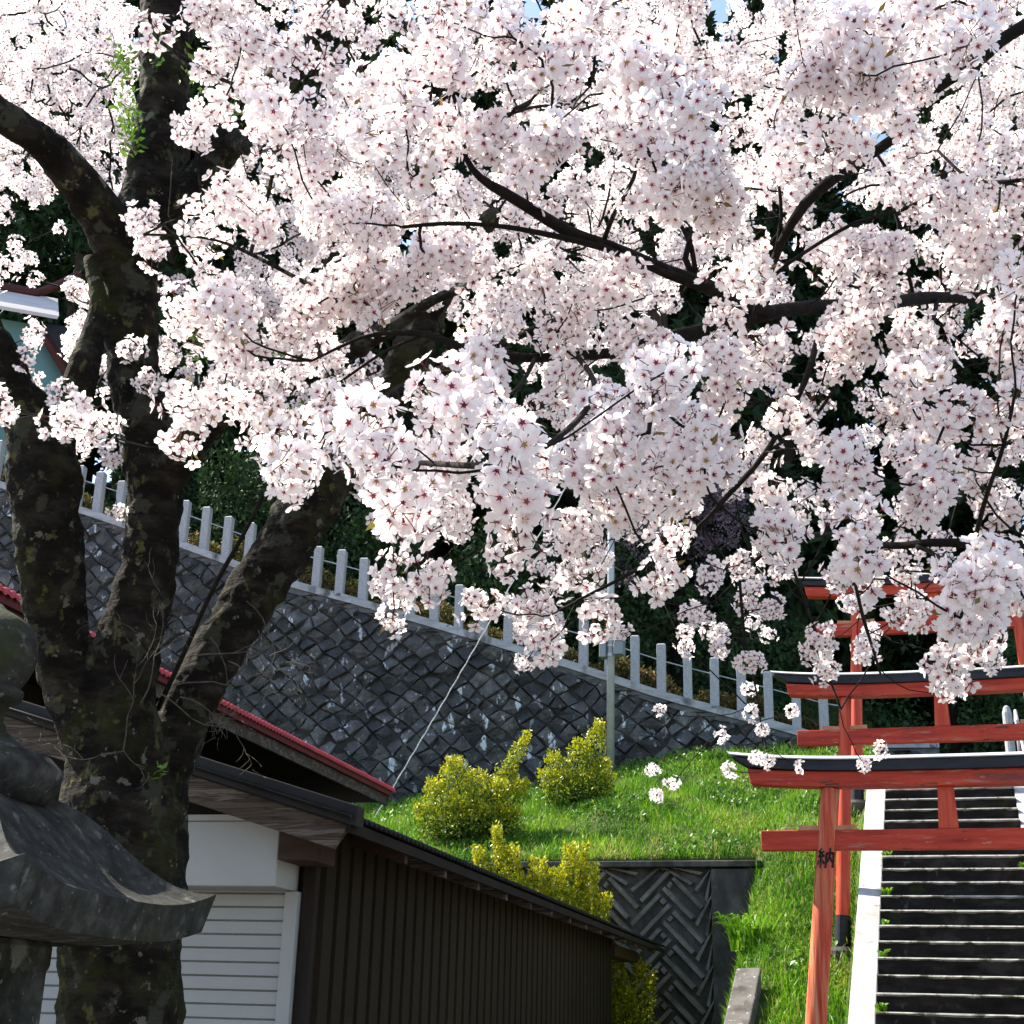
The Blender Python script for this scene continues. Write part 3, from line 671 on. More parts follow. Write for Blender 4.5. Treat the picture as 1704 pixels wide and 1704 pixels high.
# ------------------------------------------------------------------ shrine building far up on the terrace, left
hp = D(-140, 640, 34.0); hgz = float(terrain(hp[0], hp[1])) - .2
bo = np.array([hp[0], hp[1], hgz]); pbn = np.array([0.1, -1.0, 0]); pbn /= np.linalg.norm(pbn)
hb = empty('shrine_hall', bo); tag(hb, 'shrine hall with teal wall and pale metal roof edged in dark red', 'shrine hall')
ha = radians(37); hb.rotation_euler = (0, 0, ha)
ux = np.array([cos(ha), sin(ha), 0])
fy = np.array([-sin(ha), cos(ha), 0])
def hl(px, py, dy=0.0):                 # pixel -> local (x, z) on a plane dy behind the front
    p = on_plane(px, py, bo + fy * dy, fy) - bo; return float(p @ ux), float(p[2])
wx1 = hl(118, 640)[0]; ez = hl(60, 522, -.6)[1]; ezr = hl(100, 500, -.6)[0]; rz0 = hl(60, 496, .35); rx1 = hl(131, 468, .35)
MB().box(-7, wx1, 0, 5, 0, ez - .02).build('wall', M['teal'], hb)
b = MB(); b.hexa([(-8, -.6, ez - .05), (ezr, -.6, ez - .05), (rx1[0] - .5, .35, rz0[1] + .02), (-8, .35, rz0[1] - .06), (-8, -.62, ez + .04), (ezr + .03, -.62, ez + .04), (rx1[0] - .45, .36, rz0[1] + .10), (-8, .36, rz0[1] + .03)])
b.build('roof', M['shrine_roof'], hb)
b = MB(); pts = [(-8, .40, rz0[1] + .02), (rz0[0], .40, rz0[1] + .02), ((rz0[0] + rx1[0]) / 2, .40, (rz0[1] + rx1[1]) / 2 + .0), (rx1[0], .40, rx1[1] + .06)]
b.tube([(x_, .30, z_ + .10) for x_, y_, z_ in pts], .13, 8); b.build('ridge_beam', M['shrine_red'], hb)
e0_ = hl(52, 522, -.3); e1_ = hl(116, 628, -.3)
b = MB(); b.tube([(e0_[0], -.3, e0_[1]), (e1_[0], -.3, e1_[1])], .13, 4); b.build('barge_board', M['shrine_red'], hb)
b = MB(); b.hexa([(e0_[0], -.28, e0_[1]), (e1_[0], -.28, e1_[1]), (e1_[0], 3.0, e1_[1]), (e0_[0], 3.0, e0_[1]), (e0_[0] + .3, -.28, ez - .06), (e1_[0] + .12, -.28, ez - .06), (e1_[0] + .12, 3.0, ez - .06), (e0_[0] + .3, 3.0, ez - .06)])
b.build('gable_panel', M['black'], hb)

# ------------------------------------------------------------------ metal pole with boxes, guy wire, far post
pz = on_plane(1016, 1275, WALLP + np.append(wn * .75, 0), WALLN); gz = float(terrain(pz[0], pz[1])) - .1
pt = on_plane(1020, 660, (pz[0], pz[1], 0), np.array([-fw[0], -fw[1], 0.0]))
po = empty('metal_pole', (pz[0], pz[1], gz)); tag(po, 'slim galvanised pole with grey boxes in front of the stone wall', 'pole')
L_ = pt[2] - gz
MB().tube([(0, 0, 0), (0, 0, L_ * .6), (0, 0, L_)], [.072, .066, .058], 16).build('shaft', M['steel'], po, smooth=True)
zb1 = on_plane(1000, 1090, (pz[0], pz[1], 0), np.array([-fw[0], -fw[1], 0.0]))[2] - gz
for (xa, xb, z0, z1) in ((-.19, -.072, -.05, .24), (.072, .25, -.01, .24)):
    p = MB(); p.box(xa, xb, -.12, .10, zb1 + z0, zb1 + z1); bx = p.build('meter_box', M['boxgrey'], po, bevel=.012)
    lid = MB(); lid.box(xa - .015, xb + .012, -.14, .11, zb1 + z1 + .002, zb1 + z1 + .025); lid.build('box_lid', M['steel'], bx)
MB().tube([(0, 0, zb1 - .03), (0, 0, zb1 + .03)], .082, 16).build('strap', M['steel'], po)
MB().tube([(0, 0, zb1 + .15), (0, 0, zb1 + .19)], .080, 16).build('strap', M['steel'], po)
ga = np.array([*on_plane(617, 1368, WALLP + np.append(wn * 2.5, 0), WALLN)]); ga[2] = float(terrain(ga[0], ga[1])) + .0
gb = np.array([pz[0], pz[1], pt[2] - .15])
pts = []; 
for f in np.linspace(0, 1, 90):
    p = ga * (1 - f) + gb * f - ga; p[2] -= .12 * 4 * f * (1 - f)
    pts.append(p + np.array([sin(f * 160), cos(f * 160), 0]) * .006)
tag(MB().tube(pts, [.0105 + .003 * (i % 2) for i in range(90)], 6).build('guy_wire', M['rope'], loc=ga), 'pale sheathed guy wire slanting up in front of the stone wall', 'guy wire')
fp = D(1682, 1252, 22.5); fz = float(terrain(fp[0], fp[1])) - .1
ptop = D(1678, 1168, 22.5)
b = MB(); b.lathe([(.085, 0), (.075, ptop[2] - fz - .12), (.05, ptop[2] - fz - .03), (.02, ptop[2] - fz)], (0, 0), 12)
tag(b.build('marker_post', M['granite'], loc=(fp[0], fp[1], fz)), 'slim pale grey post with pointed tip beyond the stair top', 'post')

# ------------------------------------------------------------------ stone lantern, left foreground
LD = 3.75
lc = D(-88, 1450, LD); LZr = float(D(362, 1503, LD * 1.104)[2]); LZf = float(D(38, 1400, LD * .8385)[2])
rc = D(362, 1503, LD * 1.104); fc = D(38, 1400, LD * .8385)
Ltip = (np.linalg.norm(rc[:2] - lc[:2]) + np.linalg.norm(fc[:2] - lc[:2])) / 2
ang_r = atan2(rc[1] - lc[1], rc[0] - lc[0])
ztip = (LZr + LZf) / 2
lt = empty('stone_lantern', (lc[0], lc[1], 0), ang_r - pi / 4); tag(lt, 'large weathered stone lantern with upturned roof corners at the left edge', 'stone lantern')
# roof (kasa): grid over a square, corners swept up
hsq = Ltip / sqrt(2)
ztop = float(on_plane(-45, 1275, (lc[0], lc[1], 0), np.array([fw[0], fw[1], 0]))[2]); HT = ztop - ztip + .02
pr_t = [0, .2, .35, .5, .62, .75, .87, 1.0]; pr_h = [1.0, .955, .85, .68, .45, .22, .075, .0]
lift = .058
NP_, NT_ = 96, 30; vs = []; fs = []
def sq(a):                                # unit square outline, corners at the diagonals, sides slightly hollow
    c, s_ = cos(a), sin(a); m = max(abs(c), abs(s_)); k = min(abs(c), abs(s_)) / m
    r_ = 1 - .035 * (1 - k ** 4); return c / m * r_, s_ / m * r_, k
for it in range(NT_ + 1):
    t = it / NT_; h = float(np.interp(t, pr_t, pr_h))
    h = (h + float(np.interp(min(t + .05, 1), pr_t, pr_h)) + float(np.interp(max(t - .05, 0), pr_t, pr_h))) / 3 if t < 1 else 0
    for ip in range(NP_):
        x, y, k = sq(2 * pi * ip / NP_ + pi / 4)
        ridge = .022 * max(0, 1 - (1 - k) / .16) * sin(pi * t)
        vs.append((x * hsq * t, y * hsq * t, ztip - lift + HT * h + lift * t ** 5 * k ** 3.5 + ridge))
for it in range(NT_):
    for ip in range(NP_):
        i2 = (ip + 1) % NP_; fs.append((it * NP_ + ip, (it + 1) * NP_ + ip, (it + 1) * NP_ + i2, it * NP_ + i2))
b0_ = len(vs); TH = .098
for (t, dz) in ((1.0, 0), (.955, -TH), (.62, -TH - .012), (.6, -TH + .0)):
    for ip in range(NP_):
        x, y, k = sq(2 * pi * ip / NP_ + pi / 4); vs.append((x * hsq * t, y * hsq * t, ztip - lift + lift * t ** 5 * k ** 3.5 + dz - (.002 if dz == 0 else 0)))
for it in range(3):
    for ip in range(NP_):
        i2 = (ip + 1) % NP_; fs.append((b0_ + it * NP_ + ip, b0_ + (it + 1) * NP_ + ip, b0_ + (it + 1) * NP_ + i2, b0_ + it * NP_ + i2))
for ip in range(NP_):
    i2 = (ip + 1) % NP_; fs.append((NT_ * NP_ + ip, b0_ + ip, b0_ + i2, NT_ * NP_ + i2))
fs.append(tuple(b0_ + 3 * NP_ + ip for ip in range(NP_)))
kb = MB(); kb.add(vs, fs); ko = kb.build('roof', M['lantern'], lt, smooth=True)
es = ko.modifiers.new('e', 'EDGE_SPLIT'); es.split_angle = radians(42)
jew = MB(); zc = float(on_plane(-30, 1090, (lc[0], lc[1], 0), np.array([fw[0], fw[1], 0]))[2])
jew.lathe([(.20, ztop - .10), (.235, ztop - .05), (.238, ztop - .005), (.20, ztop + .03), (.12, ztop + .06), (.07, ztop + .10), (.056, zc - .17), (.066, zc - .145), (.098, zc - .13), (.102, zc - .105), (.088, zc - .095),
           (.108, zc - .06), (.120, zc - .03), (.124, zc + .00), (.121, zc + .035), (.108, zc + .07), (.084, zc + .098), (.05, zc + .118), (.022, zc + .132), (.004, zc + .150)], (.035 * cos(-ang_r + pi / 4), .035 * sin(-ang_r + pi / 4)), 32)
jew.build('jewel_finial', M['lantern'], lt, smooth=True)
zf1 = ztip - lift - TH - .012
fb = MB(); hf = hsq * .40                  # fire box with an open window in each side, pinwheel piers
for (xa, xb, ya, yb) in ((.45, 1, -.08, 1), (.45, 1, -1, -.74), (-1, -.5, .45, 1), (-1, -.45, -1, -.5)):
    fb.box(xa * hf, xb * hf, ya * hf, yb * hf, zf1 - .56, zf1 - .02)
hq = hf + .006; fb.box(-hq, hq, -hq, hq, zf1 - .073, zf1 + .012); fb.box(-hq, hq, -hq, hq, zf1 - .60, zf1 - .502)
fb.build('fire_box', M['lantern'], lt, bevel=.02)
pdm = MB(); pdm.box(-hf * 1.5, hf * 1.5, -hf * 1.5, hf * 1.5, zf1 - .78, zf1 - .603); pdm.build('platform', M['lantern'], lt, bevel=.02)
MB().lathe([(.34, -.05), (.32, .15), (.17, .25), (.165, zf1 - .86), (.24, zf1 - .783)], (0, 0), 24).build('pillar', M['lantern'], lt, smooth=True)
# ------------------------------------------------------------------ cherry trees: limbs given as (px, py, depth, width in px)
def limb3(pts): return [(D(x, y, d), w * d / FPX / 2) for (x, y, d, w) in pts]
def resample(L3, step):
    P = np.array([p for p, r in L3]); R = np.array([r for p, r in L3]); n = len(P)
    out = []; 
    for i in range(n - 1):
        p0 = P[max(i - 1, 0)]; p1 = P[i]; p2 = P[i + 1]; p3 = P[min(i + 2, n - 1)]
        k = max(2, int(np.linalg.norm(p2 - p1) / step))
        for t in np.arange(k) / k:
            q = .5 * (2 * p1 + (p2 - p0) * t + (2 * p0 - 5 * p1 + 4 * p2 - p3) * t * t + (3 * p1 - p0 - 3 * p2 + p3) * t ** 3)
            out.append((q, R[i] * (1 - t) + R[i + 1] * t))
    out.append((P[-1], R[-1])); return out
def knobby(L3, step=.05, amp=.05, n=18):
    r = resample(L3, step); ph = random.uniform(0, 9); P = []; R = []
    for i, (p, rad) in enumerate(r):
        s = i * step
        R.append(rad * (1 + amp * .6 * sin(s * 7 + ph) + amp * .5 * sin(s * 17 + ph * 2)))
        P.append(p + np.array([sin(s * 5.1 + ph), cos(s * 4.3 + ph), 0]) * rad * amp)
    return P, R
A_trunk = [
    [(203, 2150, 5.5, 330), (205, 1950, 5.5, 245), (206, 1800, 5.5, 212), (207, 1600, 5.5, 196), (203, 1450, 5.5, 196), (190, 1330, 5.5, 190), (168, 1240, 5.52, 130), (122, 1130, 5.5, 104), (100, 1060, 5.48, 96), (86, 920, 5.45, 110), (75, 800, 5.42, 122), (60, 720, 5.4, 104), (25, 655, 5.35, 72), (-5, 580, 5.3, 58), (-60, 470, 5.2, 48)],
    [(210, 1600, 5.5, 150), (215, 1440, 5.5, 160), (215, 1300, 5.5, 140), (207, 1180, 5.5, 112), (212, 1080, 5.52, 104), (238, 970, 5.55, 98), (253, 870, 5.58, 90), (254, 780, 5.6, 96), (243, 700, 5.62, 84), (222, 590, 5.65, 84), (214, 480, 5.68, 96), (222, 410, 5.7, 100), (246, 320, 5.75, 90), (262, 250, 5.8, 84), (276, 150, 5.85, 86), (278, 60, 5.9, 84), (276, -90, 6.0, 76), (290, -250, 6.1, 60)],
    [(230, 1560, 5.55, 130), (246, 1420, 5.6, 130), (272, 1290, 5.65, 100), (312, 1190, 5.72, 88), (352, 1100, 5.8, 86), (420, 985, 5.9, 92), (490, 885, 6.0, 98), (545, 790, 6.1, 94), (600, 715, 6.15, 86), (645, 660, 6.2, 74), (680, 590, 6.2, 62), (712, 520, 6.2, 54), (760, 440, 6.1, 44), (830, 350, 6.0, 34)],
]
A_limbs = [
    ('left', [(214, 440, 5.68, 84), (185, 385, 5.6, 80), (150, 330, 5.5, 72), (95, 262, 5.35, 62), (40, 215, 5.2, 56), (-20, 180, 5.1, 50), (-90, 150, 5.0, 44)]),
    ('left_low', [(85, 730, 5.42, 70), (118, 680, 5.4, 62), (138, 620, 5.4, 52), (155, 560, 5.45, 40), (165, 500, 5.5, 30), (150, 430, 5.6, 20)]),
    ('third', [(250, 380, 5.72, 70), (300, 335, 5.75, 62), (345, 285, 5.75, 58), (385, 228, 5.75, 52), (450, 150, 5.7, 48), (520, 75, 5.6, 46), (560, 0, 5.5, 40), (600, -90, 5.4, 34)]),
    ('mid', [(262, 800, 5.6, 80), (300, 758, 5.5, 66), (352, 702, 5.3, 56), (410, 662, 5.1, 46), (480, 632, 4.95, 44), (560, 590, 4.8, 42), (650, 545, 4.65, 26), (720, 500, 4.5, 18), (800, 470, 4.3, 12)]),
    ('third_fork', [(385, 232, 5.75, 40), (440, 250, 5.4, 26), (520, 240, 5.0, 18), (600, 200, 4.6, 12), (700, 190, 4.2, 9)]),
    ('right_fork', [(600, 715, 6.15, 50), (680, 650, 5.8, 34), (760, 610, 5.4, 22), (860, 560, 5.0, 14), (960, 520, 4.7, 9)]),
]
B_limbs = [
    ('upper', [(2380, -260, 3.3, 56), (1950, -70, 3.0, 34), (1704, 42, 2.9, 23), (1620, 108, 2.9, 21), (1550, 152, 2.92, 20), (1490, 228, 2.95, 18), (1400, 288, 3.0, 19), (1340, 340, 3.02, 17), (1300, 405, 3.05, 14), (1272, 480, 3.1, 11), (1240, 560, 3.15, 6)]),
    ('middle', [(2380, 400, 4.2, 70), (1960, 520, 4.9, 34), (1700, 500, 5.0, 20), (1560, 495, 4.6, 20), (1450, 508, 4.1, 24), (1340, 512, 3.75, 24), (1250, 527, 3.55, 25), (1180, 548, 3.45, 27), (1104, 566, 3.35, 27), (1035, 585, 3.3, 20), (960, 592, 3.25, 17), (890, 596, 3.2, 15), (830, 592, 3.15, 15), (770, 580, 3.1, 14), (715, 558, 3.1, 12), (660, 554, 3.1, 9), (600, 562, 3.1, 6), (520, 600, 3.1, 4)]),
    ('arching', [(1280, 520, 3.6, 24), (1225, 500, 3.45, 25), (1165, 472, 3.3, 26), (1110, 452, 3.25, 24), (1050, 425, 3.2, 23), (1000, 405, 3.15, 22), (945, 385, 3.1, 21), (880, 345, 3.05, 19), (835, 318, 3.0, 18), (800, 296, 2.98, 13), (775, 262, 2.95, 9), (768, 205, 2.95, 7), (752, 150, 2.95, 6), (752, 90, 2.95, 5)]),
    ('lower', [(2380, 900, 3.2, 60), (1900, 930, 3.2, 24), (1704, 915, 3.2, 19), (1620, 905, 3.25, 16), (1550, 903, 3.3, 14), (1480, 908, 3.4, 12), (1400, 890, 3.7, 9), (1300, 900, 4.2, 7), (1230, 960, 4.6, 5)]),
]
B_twigs = [
    [(1180, 476, 3.3, 12), (1085, 445, 3.2, 9), (1000, 412, 3.12, 11), (900, 388, 3.05, 10), (820, 375, 3.0, 9), (740, 372, 3.0, 8), (670, 378, 3.0, 6)],
    [(808, 275, 2.98, 8), (820, 235, 2.95, 7), (857, 180, 2.9, 5)], [(1005, 400, 3.15, 9), (1020, 360, 3.1, 8), (1055, 295, 3.05, 7), (1070, 235, 3.0, 6), (1110, 190, 2.95, 4)],
    [(1165, 470, 3.3, 11), (1140, 430, 3.3, 10), (1170, 350, 3.25, 7), (1200, 310, 3.2, 5)], [(1160, 472, 3.3, 9), (1150, 410, 3.3, 8), (1130, 370, 3.3, 6)],
    [(1268, 480, 3.1, 8), (1310, 440, 3.1, 7), (1420, 372, 3.1, 7), (1500, 350, 3.1, 6), (1585, 308, 3.1, 5)],
    [(1290, 430, 3.05, 7), (1300, 360, 3.05, 6), (1296, 310, 3.05, 5)], [(1590, 130, 2.9, 10), (1640, 60, 2.9, 8), (1650, 0, 2.9, 6)],
    [(1372, 520, 3.8, 12), (1352, 596, 3.6, 11), (1330, 655, 3.5, 10), (1273, 754, 3.4, 9), (1215, 820, 3.35, 9), (1150, 888, 3.3, 8), (1060, 948, 3.25, 6), (960, 1000, 3.2, 5)],
    [(1330, 655, 3.5, 7), (1270, 670, 3.45, 7), (1205, 672, 3.4, 5)], [(1273, 754, 3.4, 6), (1350, 700, 3.5, 6), (1405, 620, 3.6, 5)],
    [(1400, 890, 3.7, 6), (1420, 960, 4.2, 6), (1440, 1040, 4.9, 6), (1465, 1120, 5.6, 4)], [(1300, 900, 4.2, 6), (1340, 1000, 5.0, 5), (1370, 1100, 5.8, 4), (1400, 1180, 6.3, 3)],
    [(1230, 960, 4.6, 5), (1240, 1060, 5.3, 5), (1260, 1160, 6.0, 3), (1270, 1240, 6.4, 2)], [(1520, 906, 3.35, 7), (1580, 940, 3.0, 7), (1600, 1000, 2.6, 7), (1590, 1060, 2.4, 6)],
    [(830, 592, 3.15, 9), (800, 640, 2.8, 9), (780, 700, 2.4, 9), (770, 740, 2.2, 8)], [(960, 592, 3.25, 10), (990, 640, 2.7, 10), (960, 700, 2.3, 10), (860, 770, 1.95, 12), (790, 775, 2.0, 12), (700, 770, 2.2, 9)],
    [(890, 596, 3.2, 8), (868, 638, 2.9, 7), (840, 662, 2.7, 6)], [(1104, 566, 3.35, 10), (1090, 640, 2.6, 9), (1080, 720, 2.3, 8)],
    [(1560, 495, 4.6, 8), (1545, 580, 4.0, 8), (1530, 640, 3.3, 6)], [(1620, 905, 3.25, 8), (1640, 830, 3.0, 8), (1670, 740, 2.7, 7), (1690, 650, 2.5, 6)],
    [(700, 560, 3.1, 6), (640, 585, 3.1, 5), (560, 640, 3.1, 4)], [(1700, 300, 3.3, 7), (1620, 300, 3.4, 6), (1560, 250, 3.5, 5)],
]
A_twigs = [
    [(262, 1180, 5.6, 9), (300, 1100, 5.4, 8), (355, 980, 5.2, 8), (405, 890, 5.1, 7), (440, 820, 5.0, 6)],
    [(215, 700, 5.5, 6), (160, 712, 4.6, 5), (90, 695, 4.0, 4), (20, 690, 3.8, 3)],
    [(560, 590, 4.8, 14), (470, 560, 4.2, 11), (380, 540, 3.8, 8), (280, 560, 3.5, 5)], [(650, 545, 4.65, 10), (560, 500, 4.1, 9), (470, 450, 3.7, 7), (360, 400, 3.45, 5), (240, 390, 3.3, 4)],
    [(480, 632, 4.95, 12), (440, 660, 4.2, 9), (380, 690, 3.6, 6)], [(600, 680, 6.1, 14), (590, 700, 4.6, 10), (560, 700, 3.2, 8), (545, 720, 2.5, 7)],
    [(560, 590, 4.8, 9), (520, 680, 4.0, 7), (500, 770, 3.2, 5)], [(600, 715, 6.1, 10), (660, 780, 4.5, 8), (680, 830, 2.9, 6)],
    [(690, 650, 5.8, 7), (620, 700, 5.0, 6), (585, 740, 4.0, 5)],
    [(700, 960, 4.2, 4), (760, 935, 4.2, 4), (812, 905, 4.0, 4), (850, 890, 3.6, 5), (900, 830, 3.0, 5)],
]
# ---- blossom density, read off the photograph in 50 px rows: (x0, x1, cover 0-9, depth letter)
DEP = dict(a=1.85, b=2.2, c=2.75, d=3.35, e=4.2, f=5.2, g=6.4, h=7.8)
ROWS = [
 [(-80, 225, 9, 'h'), (320, 500, 8, 'd'), (500, 570, 9, 'd'), (575, 690, 2, 'e'), (700, 925, 9, 'c'), (930, 960, 4, 'c'), (960, 1290, 8, 'e'), (1290, 1640, 9, 'c'), (1640, 1720, 3, 'd')],
 [(-80, 225, 8, 'h'), (225, 290, 3, 'd'), (320, 520, 9, 'd'), (530, 660, 3, 'e'), (670, 1100, 9, 'c'), (1100, 1280, 7, 'f'), (1280, 1640, 9, 'c'), (1640, 1720, 5, 'e')],
 [(-80, 110, 8, 'h'), (150, 215, 7, 'h'), (330, 420, 6, 'd'), (420, 560, 8, 'd'), (560, 690, 7, 'c'), (690, 1130, 9, 'c'), (1130, 1280, 8, 'e'), (1280, 1580, 9, 'c'), (1600, 1720, 7, 'f')],
 [(-80, 90, 8, 'h'), (130, 215, 7, 'h'), (320, 400, 5, 'd'), (400, 1290, 9, 'c'), (1290, 1560, 9, 'c'), (1580, 1720, 7, 'g')],
 [(40, 80, 8, 'h'), (150, 215, 7, 'h'), (300, 345, 8, 'd'), (400, 540, 9, 'd'), (540, 1290, 9, 'c'), (1290, 1450, 9, 'c'), (1520, 1720, 8, 'f')],
 [(-80, 50, 8, 'h'), (90, 200, 7, 'h'), (400, 600, 9, 'd'), (600, 800, 8, 'c'), (840, 1060, 8, 'd'), (1060, 1270, 9, 'c'), (1280, 1340, 6, 'd'), (1440, 1720, 8, 'e')],
 [(-80, 90, 9, 'h'), (140, 200, 7, 'h'), (330, 400, 4, 'd'), (400, 820, 9, 'd'), (900, 1060, 7, 'e'), (1060, 1270, 9, 'c'), (1290, 1340, 4, 'd'), (1440, 1720, 8, 'd')],
 [(-80, 70, 5, 'g'), (205, 280, 6, 'd'), (300, 660, 9, 'd'), (660, 900, 8, 'e'), (900, 1080, 6, 'e'), (1080, 1280, 8, 'd'), (1300, 1420, 4, 'e'), (1430, 1720, 8, 'd')],
 [(-80, 60, 5, 'g'), (220, 280, 4, 'd'), (300, 450, 9, 'd'), (590, 830, 8, 'd'), (830, 1000, 8, 'e'), (1000, 1150, 6, 'e'), (1220, 1280, 5, 'e'), (1300, 1720, 8, 'd')],
 [(-80, 30, 2, 'g'), (110, 245, 8, 'g'), (255, 400, 8, 'd'), (400, 560, 4, 'f'), (570, 680, 9, 'd'), (690, 830, 5, 'f'), (830, 1130, 8, 'd'), (1190, 1290, 8, 'd'), (1290, 1620, 8, 'd'), (1620, 1720, 9, 'c')],
 [(110, 235, 8, 'g'), (250, 600, 9, 'd'), (600, 680, 6, 'd'), (770, 880, 7, 'e'), (880, 1080, 9, 'd'), (1180, 1285, 9, 'c'), (1370, 1480, 9, 'd'), (1560, 1600, 2, 'f'), (1640, 1720, 9, 'c')],
 [(30, 70, 3, 'f'), (110, 180, 8, 'g'), (215, 560, 9, 'd'), (560, 640, 4, 'f'), (880, 1000, 8, 'd'), (1000, 1060, 4, 'd'), (1150, 1230, 9, 'c'), (1230, 1300, 7, 'd'), (1300, 1360, 5, 'f'), (1370, 1445, 9, 'd'), (1490, 1570, 9, 'c'), (1610, 1640, 3, 'f'), (1650, 1720, 7, 'c')],
 [(30, 65, 3, 'f'), (115, 200, 7, 'g'), (230, 420, 9, 'd'), (420, 520, 4, 'e'), (520, 700, 4, 'f'), (740, 860, 9, 'c'), (900, 980, 7, 'c'), (980, 1160, 9, 'b'), (1160, 1250, 8, 'c'), (1260, 1340, 6, 'e'), (1350, 1430, 6, 'f'), (1480, 1570, 9, 'c'), (1650, 1720, 9, 'c')],
 [(-20, 45, 6, 'd'), (80, 215, 9, 'd'), (240, 350, 8, 'd'), (350, 520, 9, 'd'), (520, 570, 7, 'c'), (700, 860, 9, 'b'), (895, 1160, 9, 'b'), (1160, 1240, 8, 'c'), (1240, 1340, 6, 'd'), (1340, 1400, 6, 'e'), (1410, 1460, 6, 'f'), (1470, 1520, 6, 'd'), (1540, 1630, 9, 'c'), (1650, 1720, 9, 'c')],
 [(65, 205, 8, 'd'), (285, 320, 6, 'd'), (350, 500, 7, 'd'), (515, 680, 9, 'b'), (690, 850, 9, 'b'), (895, 1080, 9, 'b'), (1080, 1230, 9, 'c'), (1230, 1300, 5, 'f'), (1310, 1470, 8, 'd'), (1480, 1620, 8, 'c'), (1620, 1720, 6, 'd')],
 [(445, 535, 9, 'c'), (560, 690, 9, 'b'), (700, 790, 8, 'b'), (800, 930, 9, 'a'), (940, 1010, 8, 'c'), (1010, 1210, 9, 'c'), (1230, 1340, 6, 'e'), (1350, 1480, 9, 'c'), (1480, 1580, 9, 'c'), (1590, 1720, 7, 'd')],
 [(450, 520, 6, 'c'), (625, 720, 9, 'b'), (740, 780, 4, 'd'), (795, 935, 9, 'a'), (960, 1190, 9, 'c'), (1200, 1260, 5, 'f'), (1260, 1340, 7, 'd'), (1350, 1480, 8, 'c'), (1480, 1580, 9, 'c'), (1600, 1720, 8, 'd')],
 [(640, 735, 8, 'b'), (745, 778, 7, 'd'), (805, 920, 9, 'a'), (930, 1060, 9, 'd'), (1060, 1090, 3, 'e'), (1215, 1335, 9, 'c'), (1355, 1480, 9, 'b'), (1490, 1560, 6, 'e'), (1570, 1720, 7, 'd')],
 [(815, 860, 4, 'd'), (885, 1055, 9, 'd'), (1060, 1150, 5, 'd'), (1220, 1330, 7, 'c'), (1360, 1480, 8, 'b'), (1490, 1550, 6, 'f'), (1560, 1720, 8, 'c')],
 [(635, 670, 5, 'd'), (695, 732, 7, 'd'), (925, 1050, 9, 'd'), (1050, 1155, 9, 'c'), (1165, 1220, 5, 'f'), (1225, 1330, 6, 'f'), (1330, 1430, 6, 'f'), (1440, 1540, 8, 'e'), (1550, 1690, 9, 'b')],
 [(640, 670, 4, 'd'), (785, 815, 4, 'd'), (835, 930, 9, 'd'), (935, 1040, 5, 'd'), (1145, 1175, 6, 'f'), (1225, 1325, 7, 'f'), (1390, 1480, 8, 'f'), (1480, 1540, 6, 'e'), (1540, 1690, 8, 'b')],
 [(840, 935, 8, 'd'), (1120, 1155, 6, 'g'), (1180, 1212, 8, 'f'), (1345, 1385, 6, 'f'), (1420, 1460, 5, 'f'), (1570, 1670, 7, 'c')],
 [(1235, 1260, 5, 'f'), (1350, 1390, 8, 'f'), (1565, 1600, 8, 'd')],
]
SING = [(1098, 1180, 6.2), (1246, 1145, 6.0), (1250, 1186, 6.0), (1268, 1216, 6.2), (1200, 1224, 6.4), (1318, 1182, 6.2), (1465, 1248, 5.8), (1440, 1272, 5.9), (1258, 1262, 6.0), (1278, 1268, 6.1),
        (1332, 1276, 6.2), (1216, 1282, 6.1), (1086, 1282, 6.6), (1118, 1302, 6.4), (1092, 1324, 6.4), (1372, 1092, 5.6), (1372, 1118, 5.7), (1196, 1080, 5.2), (1140, 1052, 5.6), (1160, 1020, 5.4), (1030, 1048, 4.6),
        (1584, 1132, 3.6), (1582, 1112, 3.4), (1440, 1070, 5.2), (1436, 1092, 5.4), (40, 600, 5.0), (52, 570, 5.0), (184, 745, 5.2), (186, 766, 5.2), (196, 850, 5.3), (100, 382, 6.4), (50, 432, 6.2), (58, 465, 6.2), (25, 405, 6.2),
        (640, 975, 4.1), (662, 985, 4.1), (712, 965, 4.1), (725, 980, 4.1), (765, 885, 3.9), (1625, 575, 5.2), (1680, 1000, 3.2), (700, 790, 2.6), (1550, 480, 5.2), (316, 206, 3.4)]
CR = .050                                  # blossom ball radius in metres
NCELL = 1.14
clu = []                                   # px, py, depth, scale
for r, row in enumerate(ROWS):
    for (x0, x1, c, L) in row:
        d0 = DEP[L]; rp = (CR + .012) * FPX / d0
        lam = NCELL * c / 9.0 * (x1 - x0) * 50 / (pi * rp * rp) * (1.25 if c >= 8 else 1.0)
        k = rng.poisson(lam)
        if k == 0 and c >= 3: k = 1
        for _ in range(k):
            ins = min(rp * (.42 if r < 14 else .6), (x1 - x0) * .42); lo_ = 46 if r < 15 else 34
            clu.append((rng.uniform(x0 + ins, x1 - ins), r * 50 + rng.uniform(-4 if r > 14 else 0, lo_), d0 * (1 + rng.normal() * .06), rng.uniform(.8, 1.15)))
        if c >= 7:                         # blossom farther back fills what is seen between the front sprays
            d1 = min(d0 * 1.75, 8.5); rp = (CR + .012) * FPX / d1
            for _ in range(rng.poisson(NCELL * (.7 if (x0 > 1150 and r > 8) else 1.0) * (c / 9) * (x1 - x0) * 50 / (pi * rp * rp))):
                clu.append((rng.uniform(x0, x1), r * 50 + rng.uniform(-5, 55), d1 * (1 + rng.normal() * .09), rng.uniform(.7, 1.1)))
